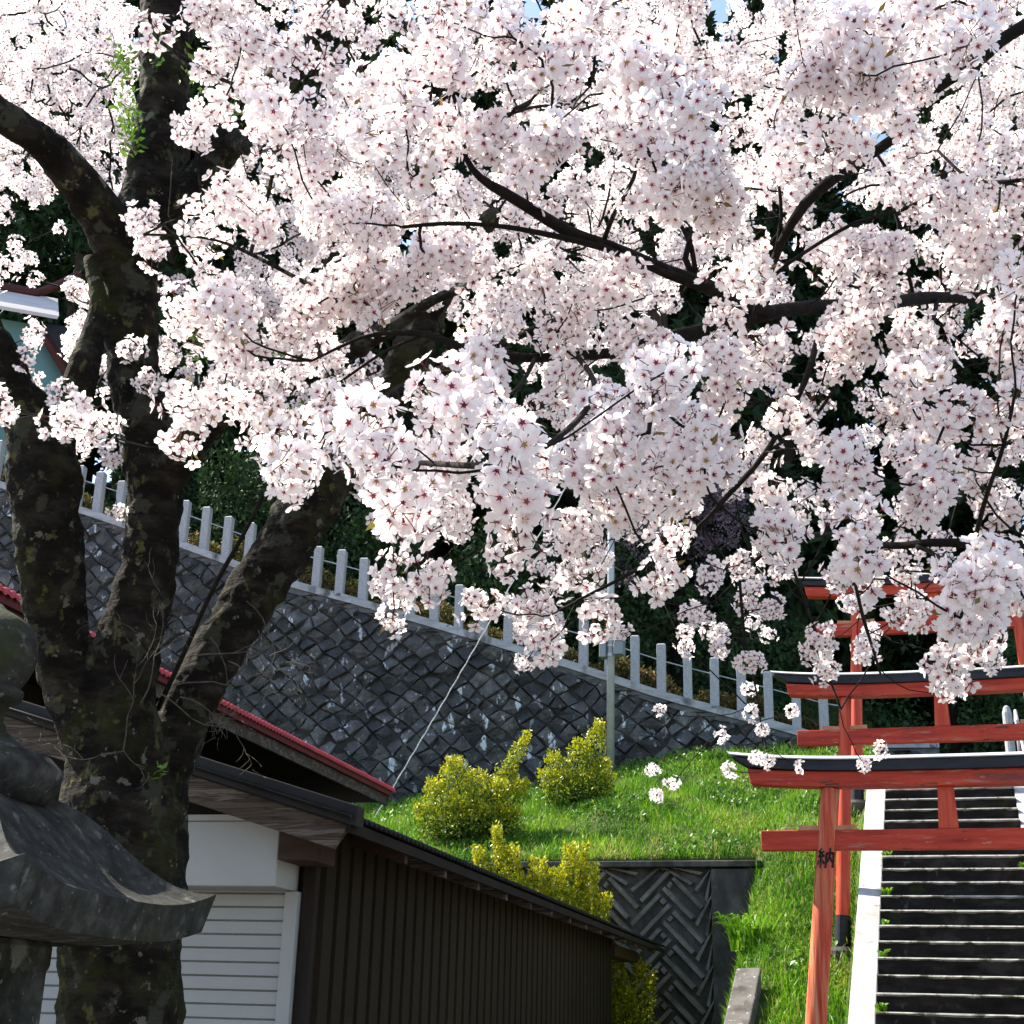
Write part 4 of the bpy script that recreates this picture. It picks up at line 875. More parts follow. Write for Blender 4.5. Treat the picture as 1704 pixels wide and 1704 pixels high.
for (x0, x1, y0_, y1_, k) in ((330, 1720, -20, 330, 300), (420, 1250, 330, 520, 140), (1250, 1720, -30, 160, 110), (-60, 225, -20, 330, 200), (900, 1250, 560, 760, 24)):
    for _ in range(k): clu.append((rng.uniform(x0, x1), rng.uniform(y0_, y1_), rng.uniform(6.0, 8.8), rng.uniform(.8, 1.15)))
for (x, y, d) in ((1012, 690, 2.4), (1022, 738, 2.3), (1008, 775, 2.5), (1020, 815, 2.6), (1030, 850, 2.8)): clu.append((x, y, d, 1.0))
for (x, y, d) in SING:
    clu.append((x, y, d, .62))
# keep the trunks' bare places clear of far-front strays
clu = np.array(clu)
# off-frame blossom so the crowns go on beyond the picture's edge
ex = []
for _ in range(500):
    ex.append((rng.uniform(-500, 2300), rng.uniform(-420, -40), rng.uniform(3, 7), rng.uniform(.8, 1.1)))
for _ in range(200):
    ex.append((rng.uniform(1740, 2300), rng.uniform(-100, 950), rng.uniform(2.9, 4.5), rng.uniform(.8, 1.1)))
clu = np.vstack([clu, np.array(ex)])
P = np.array([D(x, y, d) for x, y, d, s in clu]); SC = clu[:, 3]
DC = clu[:, 2]
# skeleton nodes: limbs first, then blossom balls joined by a shortest-way tree
nodes = []; nlimb = []
limbs = []
def add_limb(owner, pts, step=.10, draw=True):
    idx = len(limbs); limbs.append((owner, pts, draw))
    for p, r in resample(limb3(pts), step): nodes.append(p); nlimb.append(idx)
for t in A_trunk:
    add_limb('A', t[9:], .15, False)
for nm, t in A_limbs: add_limb('A', t, .12)
nA = len(limbs)
for nm, t in B_limbs: add_limb('B', t, .10)
base_limb = {}
for t in A_twigs + B_twigs:
    d2 = np.linalg.norm(np.array(nodes) - D(*t[0][:3]), axis=1); own = nlimb[int(d2.argmin())]
    base_limb[len(limbs)] = base_limb.get(own, own)
    t2 = t
    add_limb(limbs[own][0], t2, .07)
def root_of(i): return base_limb.get(i, i)
NL = len(nodes); nodes = np.array(nodes); allp = np.vstack([nodes, P]); NT = len(allp)
par = np.full(NT, -1); limbid = np.full(NT, -1); limbid[:NL] = nlimb
plen = np.zeros(NT); NCl = len(P)
best = np.full(NCl, 1e9); bp = np.zeros(NCl, int); done = np.zeros(NCl, bool)
for s in range(0, NL, 400):
    dd = np.linalg.norm(P[:, None] - nodes[None, s:s + 400], axis=2); j = dd.argmin(1); v = dd[np.arange(NCl), j]
    u = v < best; best[u] = v[u]; bp[u] = j[u] + s
for _ in range(NCl):
    i = int(np.where(done, 1e9, best).argmin()); done[i] = True; g = NL + i; par[g] = bp[i]; limbid[g] = limbid[bp[i]]
    plen[g] = plen[bp[i]] + np.linalg.norm(P[i] - allp[bp[i]])
    c = np.linalg.norm(P - P[i], axis=1) + .30 * plen[g]
    u = (c < best) & ~done; best[u] = c[u]; bp[u] = g
cnt = np.zeros(NT)
order = np.argsort(-plen[NL:]) + NL
for g in order:
    cnt[g] += 1
    if par[g] >= NL: cnt[par[g]] += cnt[g]
rad = np.minimum(.0009 + .00075 * np.sqrt(cnt), .0055)
rad[NL:] = np.maximum(rad[NL:], np.where(DC > 4.4, .0019, .0011)); lroot = np.array([root_of(int(l)) for l in limbid])

# ---- blossom ball prototypes
def flower(lod, s):
    """unit flower facing +z; returns V, tris, midx, tint"""
    V = []; F = []; Mi = []; T = []
    cup = random.uniform(.10, .62); pinkness = random.uniform(.0, .24)
    def addv(p, t): V.append(p); T.append(t); return len(V) - 1
    for k in range(5):
        a = 2 * pi * k / 5 + random.uniform(-.06, .06); ca, sa = cos(a), sin(a); cu = cup + random.uniform(-.1, .12); cc, cs = cos(cu), sin(cu)
        tw = random.uniform(-.12, .12); lz = .025 * (k % 2)
        def pt(r, w, z, t):
            z = z + w * tw; x = r * cc - z * cs; zz = r * cs + z * cc + lz
            return addv((x * ca - w * sa, x * sa + w * ca, zz), max(0.0, t - pinkness * .5))
        if lod == 0:
            o = [pt(.08, 0, 0, .0), pt(.40, .25, .03, .6), pt(.74, .36, .02, .95), pt(.98, .17, .0, 1), pt(.90, 0, -.02, 1), pt(.98, -.17, .0, 1), pt(.74, -.36, .02, .95), pt(.40, -.25, .03, .6)]
            m = pt(.55, 0, -.05, .6)
            for q in range(8): F.append((m, o[q], o[(q + 1) % 8])); Mi.append(0)
        elif lod == 1:
            o = [pt(.08, 0, 0, .05), pt(.62, .36, .03, .8), pt(.97, .15, 0, 1), pt(.97, -.15, 0, 1), pt(.62, -.36, .03, .8)]
            for q in ((0, 1, 4), (1, 2, 4), (2, 3, 4)): F.append((o[q[0]], o[q[1]], o[q[2]])); Mi.append(0)
        else:
            o = [pt(.06, 0, 0, .2), pt(.66, .36, .03, .9), pt(1.0, 0, 0, 1), pt(.66, -.36, .03, .9)]
            F.append((o[0], o[1], o[3])); F.append((o[1], o[2], o[3])); Mi += [0, 0]
    ec = random.choice([.0, .2, .4, .55, .55, .75, 1.0]); zc = .05 + .08 * cup
    R1, R2 = (.29, .12) if lod < 2 else (.25, .14)
    c = addv((0, 0, zc), ec)
    if lod < 2:
        ring = []
        for k in range(10):
            a = pi * k / 5 + .31; r = R1 * random.uniform(.85, 1.1) if k % 2 == 0 else R2
            ring.append(addv((r * cos(a), r * sin(a), zc + (.02 + r * sin(cup) * 1.05 if k % 2 == 0 else .03)), ec))
        for k in range(10): F.append((c, ring[k], ring[(k + 1) % 10])); Mi.append(1)
    else:
        ring = [addv((R1 * cos(a), R1 * sin(a), zc + R1 * sin(cup)), ec) for a in np.arange(4) * pi / 2]
        for k in range(4): F.append((c, ring[k], ring[(k + 1) % 4])); Mi.append(1)
    if lod < 2:                             # calyx tube at the back
        b0 = [addv((.11 * cos(a), .11 * sin(a), .0), .1) for a in np.arange(4) * pi / 2]; b1 = addv((0, 0, -.42), .1)
        for k in range(4): F.append((b0[k], b0[(k + 1) % 4], b1)); Mi.append(1)
    return np.array(V), np.array(F), np.array(Mi), np.array(T)
def ball(lod, n, R):
    Vs = []; Fs = []; Ms = []; Ts = []; b = 0
    miss = rng.normal(size=3); miss /= np.linalg.norm(miss); sq_ = rng.uniform(.72, 1.25, 3); gold = pi * (3 - sqrt(5)); o1 = random.uniform(0, 6)
    for k in range(n):
        z = 1 - 2 * (k + .5) / n; a = gold * k + o1; rr = sqrt(1 - z * z)
        d = np.array([rr * cos(a), rr * sin(a), z]) + rng.normal(size=3) * .16
        if rng.random() < .05 or d @ miss > .80: continue
        d /= np.linalg.norm(d); f = d + rng.normal(size=3) * .28; f /= np.linalg.norm(f)
        e = np.cross(f, rng.normal(size=3)); e /= np.linalg.norm(e); g = np.cross(f, e)
        s = .0222 * random.uniform(.82, 1.12); V, F, Mi, T = flower(lod, s)
        c = d * R * random.uniform(.50, 1.16) * sq_
        W = c + (V[:, :1] * e + V[:, 1:2] * g + V[:, 2:] * f) * s
        Vs.append(W); Fs.append(F + b); Ms.append(Mi); Ts.append(T); b += len(W)
        if lod < 2:                         # stalk back to the spur
            hub = d * .016 + rng.normal(size=3) * .008; q = c - f * s * .4; w = e * .0008; w2 = g * .0008
            for ww in (w, w2):
                Vs.append(np.array([q - ww, q + ww, ww * 1.3 + hub, -ww * 1.3 + hub])); Ts.append(np.zeros(4)); Fs.append(np.array([[0, 1, 2], [0, 2, 3]]) + b); Ms.append(np.array([2, 2])); b += 4
    if lod < 2:
        for _ in range(random.choice([0, 0, 0, 0, 1, 2])):   # young bronze leaves
            d = rng.normal(size=3); d /= np.linalg.norm(d); e = np.cross(d, rng.normal(size=3)); e /= np.linalg.norm(e); l = random.uniform(.018, .034)
            p = d * R * .75
            Vs.append(np.array([p, p + d * l * .5 + e * l * .16, p + d * l, p + d * l * .5 - e * l * .16])); Ts.append(np.zeros(4)); Fs.append(np.array([[0, 1, 2], [0, 2, 3]]) + b); Ms.append(np.array([3, 3])); b += 4
    return np.vstack(Vs), np.vstack(Fs), np.concatenate(Ms), np.concatenate(Ts)
protos = {0: [ball(0, n, CR) for n in (30, 26, 33, 24, 28, 32)], 1: [ball(1, n, CR) for n in (28, 24, 31, 22, 26, 28)], 2: [ball(2, n, CR) for n in (26, 22, 28, 20, 25, 26)]}
small = {0: [ball(0, n, .034) for n in (8, 10, 7)], 1: [ball(1, n, .034) for n in (11, 13, 9)], 2: [ball(2, n, .034) for n in (11, 9, 13)]}
def rotm():
    q = rng.normal(size=4); q /= np.linalg.norm(q); w, x, y, z = q
    return np.array([[1 - 2 * (y * y + z * z), 2 * (x * y - z * w), 2 * (x * z + y * w)], [2 * (x * y + z * w), 1 - 2 * (x * x + z * z), 2 * (y * z - x * w)], [2 * (x * z - y * w), 2 * (y * z + x * w), 1 - 2 * (x * x + y * y)]])
def blossom_mesh(ids, parent, org):
    Vs = []; Fs = []; Ms = []; Ts = []; b = 0
    for i in ids:
        lod = 0 if DC[i] < 3.0 else (1 if DC[i] < 5.6 else 2)
        pr = (small if SC[i] < .7 else protos)[lod]; V, F, Mi, T = pr[rng.integers(len(pr))]
        s = SC[i] if SC[i] >= .7 else 1.0
        s = s if lod else s * .96
        Vs.append((V @ rotm().T) * (.45 + .55 * s) * np.array([1, 1, 1]) * (1 if s > .7 else .9) + P[i] - org); Fs.append(F + b); Ms.append(Mi); Ts.append(T); b += len(V)
        if SC[i] >= .7 and clu[i, 1] < 660 and clu[i, 0] > 330:   # side tufts round off the sprays
            for _ in range(rng.integers(0, 3)):
                V, F, Mi, T = small[lod][rng.integers(3)]
                d = rng.normal(size=3); d[2] -= .25; d *= CR * rng.uniform(1.1, 1.75) / np.linalg.norm(d)
                Vs.append(V @ rotm().T + d + P[i] - org); Fs.append(F + b); Ms.append(Mi); Ts.append(T); b += len(V)
    o = np_mesh('blossoms', np.vstack(Vs), np.vstack(Fs), [M['petal'], M['flower_eye'], M['stalk'], M['young_leaf']], np.concatenate(Ms), np.concatenate(Ts), parent)
    return o

def twig_mesh(L, org):
    b = MB(org)
    for li, (ow, pts, draw) in enumerate(limbs):
        if draw and root_of(li) == L:
            Pk, Rk = knobby(limb3(pts), .04, .07); big = max(Rk) > .03
            b.tube(Pk, Rk, 14 if big else 8)
    for g in range(NL, NT):
        if lroot[g] != L: continue
        p = allp[par[g]]; q = allp[g]; l = np.linalg.norm(q - p)
        if l < 1e-4: continue
        off = rng.normal(size=3) * l * .07; off[2] -= l * .05
        r1 = rad[par[g]] if par[g] >= NL else min(rad[g] * 1.3, .006)
        k = 6 if l > .12 else 3
        gp = par[par[g]] if par[g] >= NL else -1
        tp = (p - allp[gp]) if gp >= 0 else (q - p)
        tp = tp / (np.linalg.norm(tp) + 1e-9) * l * .9
        pts = []; rr = []
        for t in np.linspace(0, 1, k + 1):
            pts.append(p * (2 * t ** 3 - 3 * t * t + 1) + q * (3 * t * t - 2 * t ** 3) + tp * (t ** 3 - 2 * t * t + t) + (q - p) * .8 * (t ** 3 - t * t) + off * 4 * t * (1 - t) + (rng.normal(size=3) * l * .012 if 0 < t < 1 else 0)); rr.append((r1 * (1 - t) + rad[g] * t))
        b.tube(pts, rr, 4 if rad[g] < .004 else 6, cap=False)
    return b
# tree A: rooted beside the lantern; tree B: rooted right of the picture
a0 = D(203, 1704, 5.5); roots = {}
ta = empty('cherry_tree', (a0[0], a0[1], 0)); tag(ta, 'old cherry tree with mossy forked trunk behind the stone lantern, in full blossom', 'cherry tree')
orgA = np.array([a0[0], a0[1], 0.0])
b = MB(orgA)
for t in A_trunk: 
    Pk, Rk = knobby(limb3(t), .06, .05); b.tube(Pk, Rk, 22)
for nm, t in A_limbs[:4]:
    Pk, Rk = knobby(limb3(t[:7]), .06, .05); b.tube(Pk, Rk, 18)
for k in range(26):                      # burls and branch collars
    t = A_trunk[k % 3]; i = random.randrange(2, len(t) - 2); x, y, d, w = t[i]
    c = D(x + random.uniform(-.45, .45) * w, y + random.uniform(-40, 40), d); rr = w * d / FPX * random.uniform(.10, .22)
    b.tube([c + np.array([0, 0, -rr]), c + np.array([0, 0, -rr * .5]), c, c + np.array([0, 0, rr * .6]), c + np.array([0, 0, rr])], [rr * .3, rr * .85, rr, rr * .8, rr * .3], 10)
trunk = b.build('trunk', M['bark'], ta, smooth=True)
rm = trunk.modifiers.new('fuse', 'REMESH'); rm.mode = 'VOXEL'; rm.voxel_size = .012; rm.use_smooth_shade = True
smo = trunk.modifiers.new('smooth', 'SMOOTH'); smo.iterations = 5; smo.factor = .5
tx = bpy.data.textures.new('bark_tex', 'CLOUDS'); tx.noise_scale = .09; tx.noise_depth = 4
dm = trunk.modifiers.new('rough', 'DISPLACE'); dm.texture = tx; dm.strength = .045; dm.mid_level = .5; dm.texture_coords = 'LOCAL'
b0 = D(2380, 300, 3.6)
tb = empty('cherry_tree', (b0[0], b0[1], float(terrain(b0[0], b0[1])))); orgB = np.array([b0[0], b0[1], float(terrain(b0[0], b0[1]))])
tag(tb, 'cherry tree reaching in from the right edge with thin dark limbs and close blossom', 'cherry tree')
pts = [orgB + np.array([0, 0, -.3]), orgB + np.array([.0, .02, .6]), D(2380, 900, 3.3), D(2380, 400, 4.0), D(2380, 0, 3.6), D(2390, -270, 3.3), D(2300, -500, 3.2)]
MB(orgB).tube([p for p, r in resample([(p, r) for p, r in zip(pts, (.24, .19, .16, .13, .11, .08, .04))], .1)], [r for p, r in resample([(p, r) for p, r in zip(pts, (.24, .19, .16, .13, .11, .08, .04))], .1)], 16).build('trunk', M['bark'], tb, smooth=True)
for L in range(len(limbs)):
    if root_of(L) != L: continue
    par_o, org = (ta, orgA) if limbs[L][0] == 'A' else (tb, orgB)
    b = twig_mesh(L, org)
    if not b.v: continue
    br = b.build('branch', M['twig'] if limbs[L][0] == 'B' or L < 3 else M['bark'], par_o, smooth=True)
    ids = [g - NL for g in range(NL, NT) if lroot[g] == L]
    if ids: blossom_mesh(ids, br, org)
# bare grey twigs around the fork and fresh leaf sprouts on the upper trunk
b = MB(orgA)
def sprout(x, y, d, ang, L, dep=0):
    n = 7; pts = []; a = ang
    for i in range(n): 
        pts.append(D(x, y, d)); x += cos(a) * L / n; y -= sin(a) * L / n; a += random.uniform(-.35, .35); d += random.uniform(-.02, .02)
        if dep < 2 and i > 1 and random.random() < .55: sprout(x, y, d, a + random.choice([-1, 1]) * random.uniform(.4, 1.0), L * random.uniform(.35, .6), dep + 1)
    r = .0030 - .0008 * dep
    b.tube(pts, [r * (1 - i / n * .6) for i in range(n)], 4)
for (x, y, a, L) in ((235, 1170, 1.1, 190), (205, 1250, 1.4, 200), (290, 1140, .2, 150), (262, 1150, -.6, 170), (330, 1090, .1, 140), (205, 1250, 3.3, 120), (350, 1060, -.9, 130), (300, 1160, -.2, 130), (410, 1000, -.7, 140), (205, 1245, -1.2, 60), (380, 1100, -.4, 110)):
    sprout(x, y, 5.25, a, L)
b.build('bare_twigs', M['twig_grey'], ta)
C = []
for (x, y, k, sp_) in ((205, 130, 60, 22), (212, 190, 70, 22), (205, 90, 40, 20), (215, 225, 60, 20), (265, 80, 26, 18), (325, 118, 40, 25), (390, 175, 30, 18), (262, 1285, 26, 10), (425, 635, 60, 30), (320, 560, 40, 22), (480, 600, 50, 40)):
    for _ in range(k): C.append(D(x + rng.normal() * sp_ * .5, y + rng.normal() * sp_, 5.45 + rng.normal() * .1))
V, F = leaf_cards(np.array(C) - orgA, rng.uniform(.02, .05, len(C)), .6, .4)
np_mesh('foliage', V, F, M['weed'], tint=np.repeat(rng.uniform(.5, 1, len(C)), 4), parent=ta)

# ------------------------------------------------------------------ golden shrubs on the mound
def shrub(base, tips, label, nleaf, size=.055, group='golden-leaved shrubs on the grassy mound'):
    """base: world point; tips: [(offset vec, radius)] plumes growing from the base"""
    o = empty('golden_shrub', base); tag(o, label, 'shrub', group)
    C = []; T = []; st_ = MB()
    for (v, r) in tips:
        v = np.array(v, float); l = np.linalg.norm(v); n = int(nleaf * 1.1 * r * l)
        h = rng.random(n) ** .8; w = r * (np.clip(1.25 - h, .18, 1)) * (.55 + .45 * rng.random(n) ** .4); a = rng.uniform(0, 2 * pi, n)
        w *= 1 + .28 * np.sin(h * 31 + a * 2)
        p = np.outer(.12 + .88 * h, v); p[:, 0] += w * np.cos(a); p[:, 1] += w * np.sin(a); p[:, 2] += rng.normal(size=n) * .03
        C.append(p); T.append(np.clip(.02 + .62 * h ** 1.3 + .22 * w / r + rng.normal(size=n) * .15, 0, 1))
        st_.tube([np.zeros(3), v * .4 + rng.normal(size=3) * .03, v * .85], [.022, .014, .004], 5)
    C = np.vstack(C); T = np.concatenate(T); V, F = leaf_cards(C, rng.uniform(size * .6, size * 1.2, len(C)), .9, .5)
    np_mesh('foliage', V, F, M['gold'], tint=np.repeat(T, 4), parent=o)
    st_.build('stems', M['twig'], o)
    return o
def plumes(bx, by, d, lst):
    b = D(bx, by, d); b[2] = float(terrain(b[0], b[1])) - .05; out = []
    for (x, y, r, dd) in lst: out.append((D(x, y, d + dd) - b, r * 1.30 * d / FPX))
    return b, out
b_, t_ = plumes(775, 1395, 20.3, [(755, 1262, 38, 0), (722, 1300, 40, -.1), (795, 1285, 42, .1), (850, 1278, 30, .2), (878, 1222, 20, .3), (835, 1300, 40, -.2), (700, 1340, 36, 0), (760, 1330, 50, -.3), (870, 1300, 36, 0), (810, 1345, 55, -.3), (850, 1345, 45, -.3)])
shrub(b_, t_, 'broad golden shrub with several tall plumes, left on the mound above the shed roof', 2900)
b_, t_ = plumes(960, 1330, 21.6, [(998, 1203, 24, 0), (965, 1232, 30, .1), (920, 1255, 30, 0), (905, 1285, 28, -.1), (1005, 1265, 34, .1), (945, 1285, 42, -.2), (985, 1285, 44, -.1), (1018, 1290, 24, 0)])
shrub(b_, t_, 'cone-shaped golden shrub on the mound beside the slim metal pole', 2900)
b_, t_ = plumes(900, 1560, 17.55, [(825, 1378, 26, 0), (795, 1412, 30, 0), (850, 1410, 36, .0), (895, 1430, 40, -.1), (950, 1408, 36, 0), (975, 1405, 16, .1), (985, 1440, 38, 0), (930, 1450, 50, -.2), (1012, 1490, 22, 0), (985, 1490, 36, 0), (870, 1460, 55, -.2), (940, 1500, 60, -.2)])
b_[2] = 1.2; b_, t_ = plumes(900, 1560, 17.55, [(825, 1378, 26, 0), (795, 1412, 30, 0), (850, 1410, 36, .0), (895, 1430, 40, -.1), (950, 1408, 36, 0), (975, 1405, 16, .1), (985, 1440, 38, 0), (930, 1450, 50, -.2), (1012, 1490, 22, 0), (985, 1490, 36, 0), (870, 1460, 55, -.2), (940, 1500, 60, -.2)])
shrub(b_, t_, 'golden shrub rising just behind the long shed eave, below the mound edge', 2900)
b_, t_ = plumes(1045, 1720, 17.0, [(1030, 1595, 26, 0), (1065, 1600, 26, 0), (1085, 1615, 18, 0), (1040, 1640, 40, -.1), (1015, 1650, 30, -.1)])
shrub(b_, t_, 'small golden shrub below the far end of the shed eave, before the block wall', 2300)

# ------------------------------------------------------------------ grass (stuff) and broadleaf weeds
def blades(x, y, hmin, hmax, wid, lean=.5):
    n = len(x); z = terrain(x, y) - .01; a = rng.uniform(0, 2 * pi, n); h = rng.uniform(hmin, hmax, n); w = wid * rng.uniform(.6, 1.3, n)
    ln = rng.uniform(.1, lean, n) * h; dx, dy = np.cos(a), np.sin(a); b = rng.uniform(0, 2 * pi, n)
    ex_, ey = np.cos(b) * w / 2, np.sin(b) * w / 2
    p0 = np.stack([x - ex_, y - ey, z], 1); p1 = np.stack([x + ex_, y + ey, z], 1)
    m0 = np.stack([x + dx * ln * .35 - ex_ * .8, y + dy * ln * .35 - ey * .8, z + h * .62], 1); m1 = np.stack([x + dx * ln * .35 + ex_ * .8, y + dy * ln * .35 + ey * .8, z + h * .62], 1)
    t = np.stack([x + dx * ln, y + dy * ln, z + h * .95], 1)
    V = np.stack([p0, p1, m1, m0, t], 1).reshape(-1, 3); k = np.arange(n)[:, None] * 5
    F = np.concatenate([k + [[0, 1, 2]], k + [[0, 2, 3]], k + [[3, 2, 4]]], 0)
    patch = .5 + .28 * np.sin(x * 1.9 + 1) * np.sin(y * 2.3) + .18 * np.sin(x * 5.1 + y * 3.7)
    T = np.clip(.75 * patch + rng.normal(.10, .18, n), 0, 1); dry = (y > 18.3) & (y < 18.95) & (np.sin(x * 4.1) + np.sin(x * 9.7 + 1) > .1); T = np.where((rng.random(n) < .035) | (dry & (rng.random(n) < .3)), .97, T)
    return V, F, np.repeat(T, 5)
gx = []; gy = []
def region(n, x0, x1, y0_, y1_, cond):
    x = rng.uniform(x0, x1, n); y = rng.uniform(y0_, y1_, n); m = cond(x, y); gx.append(x[m]); gy.append(y[m])
region(30000, -2.03, -1.13, 11.5, 18.4, lambda x, y: True | (x > 0))
region(12000, -3.1, -2.05, 15.5, 18.28, lambda x, y: terrain(x, y) > .3)
region(5000, -9.0, -2.4, 18.34, 18.55, lambda x, y: x < 0)
region(190000, -11.0, -1.13, 18.45, 25, lambda x, y: (y < wall_y(x) - .1) & (rng.random(len(x)) < (.45 + .55 * np.clip(np.sin(x * 2.3 + y) * np.sin(y * 2.9 - x * .7) + .55, 0, 1))))
region(5000, .98, 3.0, 12, 18, lambda x, y: True | (x > 0))
gx = np.concatenate(gx); gy = np.concatenate(gy)
tall = (rng.random(len(gx)) < .12)
V1, F1, T1 = blades(gx[~tall], gy[~tall], .02, .085, .014, 1.0); V2, F2, T2 = blades(gx[tall], gy[tall], .09, .22, .014, .8)
o = np_mesh('grass', np.vstack([V1, V2]) - [-3, 20, 0], np.vstack([F1, F2 + len(V1)]), M['grass'], tint=np.concatenate([T1, T2]), loc=(-3, 20, 0))
tag(o, 'bright spring grass covering the bank and mound', 'grass', kind='stuff')
n = 26000; x = rng.uniform(-10.5, -1.2, n); y = rng.uniform(15.6, 24.5, n)
dens = np.sin(x * 1.7 + .5) * np.sin(y * 1.9 + x * .6); keep = (dens > .15) & (y < wall_y(x) - .1) & ((y > 18.5) | (x > -2.0)) ; x, y = x[keep], y[keep]
C = np.stack([x, y, terrain(x, y) + rng.uniform(.02, .13, len(x))], 1); V, F = leaf_cards(C - [-4, 21, 0], rng.uniform(.04, .09, len(x)), .5, .75)
tag(np_mesh('weeds', V, F, M['weed'], tint=np.repeat(rng.random(len(x)), 4), loc=(-4, 21, 0)), 'dark broad-leaved weeds in patches among the grass', 'weeds', kind='stuff')
# tuft of long leaves by the block wall corner and small tufts on the steps
def tuft(px, py, d, n, h, label, name='grass_tuft', pos=None):
    c = np.array(pos) if pos else D(px, py, d)
    if not pos: c[2] = float(terrain(c[0], c[1]))
    a = rng.uniform(0, 2 * pi, n); V = []; F = []
    for k in range(n):
        hh = h * random.uniform(.5, 1.1); ln = hh * random.uniform(.3, 1.1); w = .012; dx, dy = cos(a[k]), sin(a[k]); b_ = len(V); ox, oy = rng.normal(size=2) * h * .18
        for (f, ff) in ((0, 0), (.4, .6), (.75, .92)):
            V += [(ox + dx * ln * f - dy * w, oy + dy * ln * f + dx * w, hh * ff), (ox + dx * ln * f + dy * w, oy + dy * ln * f - dx * w, hh * ff)]
        V.append((ox + dx * ln, oy + dy * ln, hh * .86))
        F += [(b_, b_ + 1, b_ + 3), (b_, b_ + 3, b_ + 2), (b_ + 2, b_ + 3, b_ + 5), (b_ + 2, b_ + 5, b_ + 4), (b_ + 4, b_ + 5, b_ + 6)]
    tag(np_mesh(name, V, F, M['grass'], tint=np.repeat(rng.uniform(.3, .75, n), 7), loc=c), label, 'grass tuft')
tuft(1240, 1560, 15.9, 130, .42, 'tuft of long arching green leaves at the top of the sloping kerb')
for (k, n_, h_, l) in ((19, 40, .10, 'highest green tuft along the left edge of the dark stairs'), (16, 50, .13, 'second-highest green tuft along the left edge of the dark stairs'), (14, 36, .10, 'middle green tuft along the left edge of the dark stairs'),
                       (12, 44, .12, 'second-lowest green tuft along the left edge of the dark stairs'), (9, 50, .12, 'lowest green tuft along the left edge of the dark stairs')):
    tuft(None, None, None, int(n_ * .8), h_ * .75, l, pos=(XL + .05, y0 + k * T_ + .10, (k + 1) * R_ - .01))
for (k, n_, h_, l) in ((18, 50, .12, 'upper green tuft at the right edge of the dark stairs'), (14, 60, .15, 'lower green tuft at the right edge of the dark stairs')):
    tuft(None, None, None, int(n_ * .8), h_ * .75, l, pos=(XR - .05, y0 + k * T_ + .10, (k + 1) * R_ - .01))

# ------------------------------------------------------------------ cedar wood behind, as single trees
def cedar(seed, H):
    r = np.random.default_rng(seed); o = empty('cedar_tree', (0, 0, 0))
    MB().tube([(0, 0, -1), (0, 0, H * .4), (0.1, 0, H * .97)], [.38, .26, .04], 10).build('trunk', M['cedar_bark'], o, smooth=True)
    C = []; n = 9500
    nb = 150; bz = r.uniform(.10, 1, nb) * H; ba = r.uniform(0, 2 * pi, nb); bl = (1 - bz / H) * H * .17 * r.uniform(.7, 1.2, nb) + .5
    k = r.integers(0, nb, n); f = r.random(n) ** .6
    x = np.cos(ba[k]) * bl[k] * f; y = np.sin(ba[k]) * bl[k] * f; z = bz[k] + bl[k] * (.12 * f - .42 * f * f) 
    C = np.stack([x, y, z], 1) + r.normal(size=(n, 3)) * [.18, .18, .14]
    V, F = leaf_cards(C, r.uniform(.22, .55, n), -.3, .42)
    np_mesh('crown', V, F, M['cedar'], tint=np.repeat(np.clip(r.normal(.5, .25, n), 0, 1), 4), parent=o)
    return o
ced = [cedar(11, 17.), cedar(12, 21.), cedar(13, 24.)]
spots = []
for row, (yy, n) in enumerate(((31, 11), (36, 12), (42, 13), (49, 14))):
    for k in range(n):
        az = -50 + (k + .5 * (row % 2) + random.uniform(-.2, .2)) * 62 / n
        x = math.tan(radians(az)) * yy; y = yy + random.uniform(-1.2, 1.2)
        if -2.2 < x < 2.2 and y < 33: continue
        spots.append((x, y))
used = set(); ci = 0
for i, (x, y) in enumerate(spots):
    ci = i % 3; o = ced[ci] if ci not in used else copy_tree(ced[ci]); used.add(ci)
    o.location = (x, y, float(terrain(x, y)) - .1); o.rotation_euler = (random.uniform(-.02, .02), random.uniform(-.02, .02), random.uniform(0, 6.28)); s = random.uniform(.9, 1.2); o.scale = (s, s, s)
    tag(o, 'tall dark cedar in the wood behind the stone fence', 'cedar', 'cedars in the wood behind the fence')
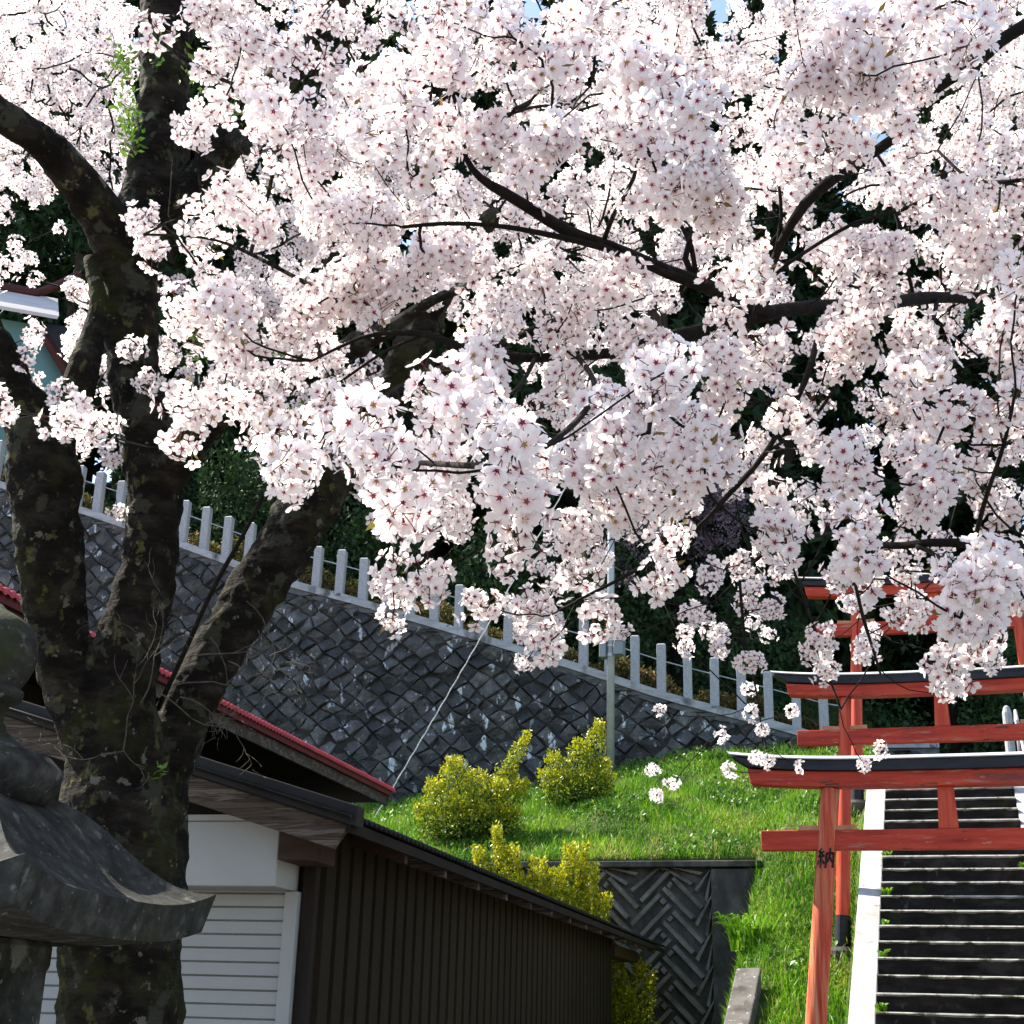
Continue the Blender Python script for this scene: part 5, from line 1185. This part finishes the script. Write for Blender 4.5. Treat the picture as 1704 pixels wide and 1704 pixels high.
# darker broadleaf undergrowth directly behind the fence, one shrub each
proto = None
for k, x in enumerate(np.linspace(-17, 4, 9)):
    y = wall_y(np.clip(x, -19, -1)) + 2.6 + random.uniform(-.3, .5)
    if proto is None:
        proto = empty('evergreen_shrub', (0, 0, 0)); n = 5200; d = rng.normal(size=(n, 3)); d /= np.linalg.norm(d, axis=1)[:, None]
        C = d * (rng.random(n) ** .4)[:, None] * [1.35, 1.0, 1.25] * (1 + .22 * np.sin(d[:, :1] * 6) * np.sin(d[:, 2:] * 5 + 1)); C[:, 2] += 1.15
        V, F = leaf_cards(C, rng.uniform(.07, .15, n), .3, .55); np_mesh('foliage', V, F, M['cedar'], tint=np.repeat(np.clip(rng.normal(.75, .25, n), 0, 1), 4), parent=proto)
        MB().tube([(0, 0, -.2), (.05, 0, .6), (.1, .05, 1.5)], [.06, .05, .02], 6).build('trunk', M['cedar_bark'], proto)
        o = proto
    else: o = copy_tree(proto)
    s = random.uniform(.95, 1.35); o.location = (x, y, float(terrain(x, y)) - .05); o.scale = (s, s, s * random.uniform(.9, 1.2)); o.rotation_euler = (0, 0, random.uniform(0, 6.28))
    tag(o, 'dark evergreen shrub growing between the fence and the cedar wood', 'shrub', 'evergreen shrubs behind the fence')

# weeping cherry with lilac blossom, in shade behind the fence
wc = D(1120, 960, 29.0); wz = float(terrain(wc[0], wc[1]))
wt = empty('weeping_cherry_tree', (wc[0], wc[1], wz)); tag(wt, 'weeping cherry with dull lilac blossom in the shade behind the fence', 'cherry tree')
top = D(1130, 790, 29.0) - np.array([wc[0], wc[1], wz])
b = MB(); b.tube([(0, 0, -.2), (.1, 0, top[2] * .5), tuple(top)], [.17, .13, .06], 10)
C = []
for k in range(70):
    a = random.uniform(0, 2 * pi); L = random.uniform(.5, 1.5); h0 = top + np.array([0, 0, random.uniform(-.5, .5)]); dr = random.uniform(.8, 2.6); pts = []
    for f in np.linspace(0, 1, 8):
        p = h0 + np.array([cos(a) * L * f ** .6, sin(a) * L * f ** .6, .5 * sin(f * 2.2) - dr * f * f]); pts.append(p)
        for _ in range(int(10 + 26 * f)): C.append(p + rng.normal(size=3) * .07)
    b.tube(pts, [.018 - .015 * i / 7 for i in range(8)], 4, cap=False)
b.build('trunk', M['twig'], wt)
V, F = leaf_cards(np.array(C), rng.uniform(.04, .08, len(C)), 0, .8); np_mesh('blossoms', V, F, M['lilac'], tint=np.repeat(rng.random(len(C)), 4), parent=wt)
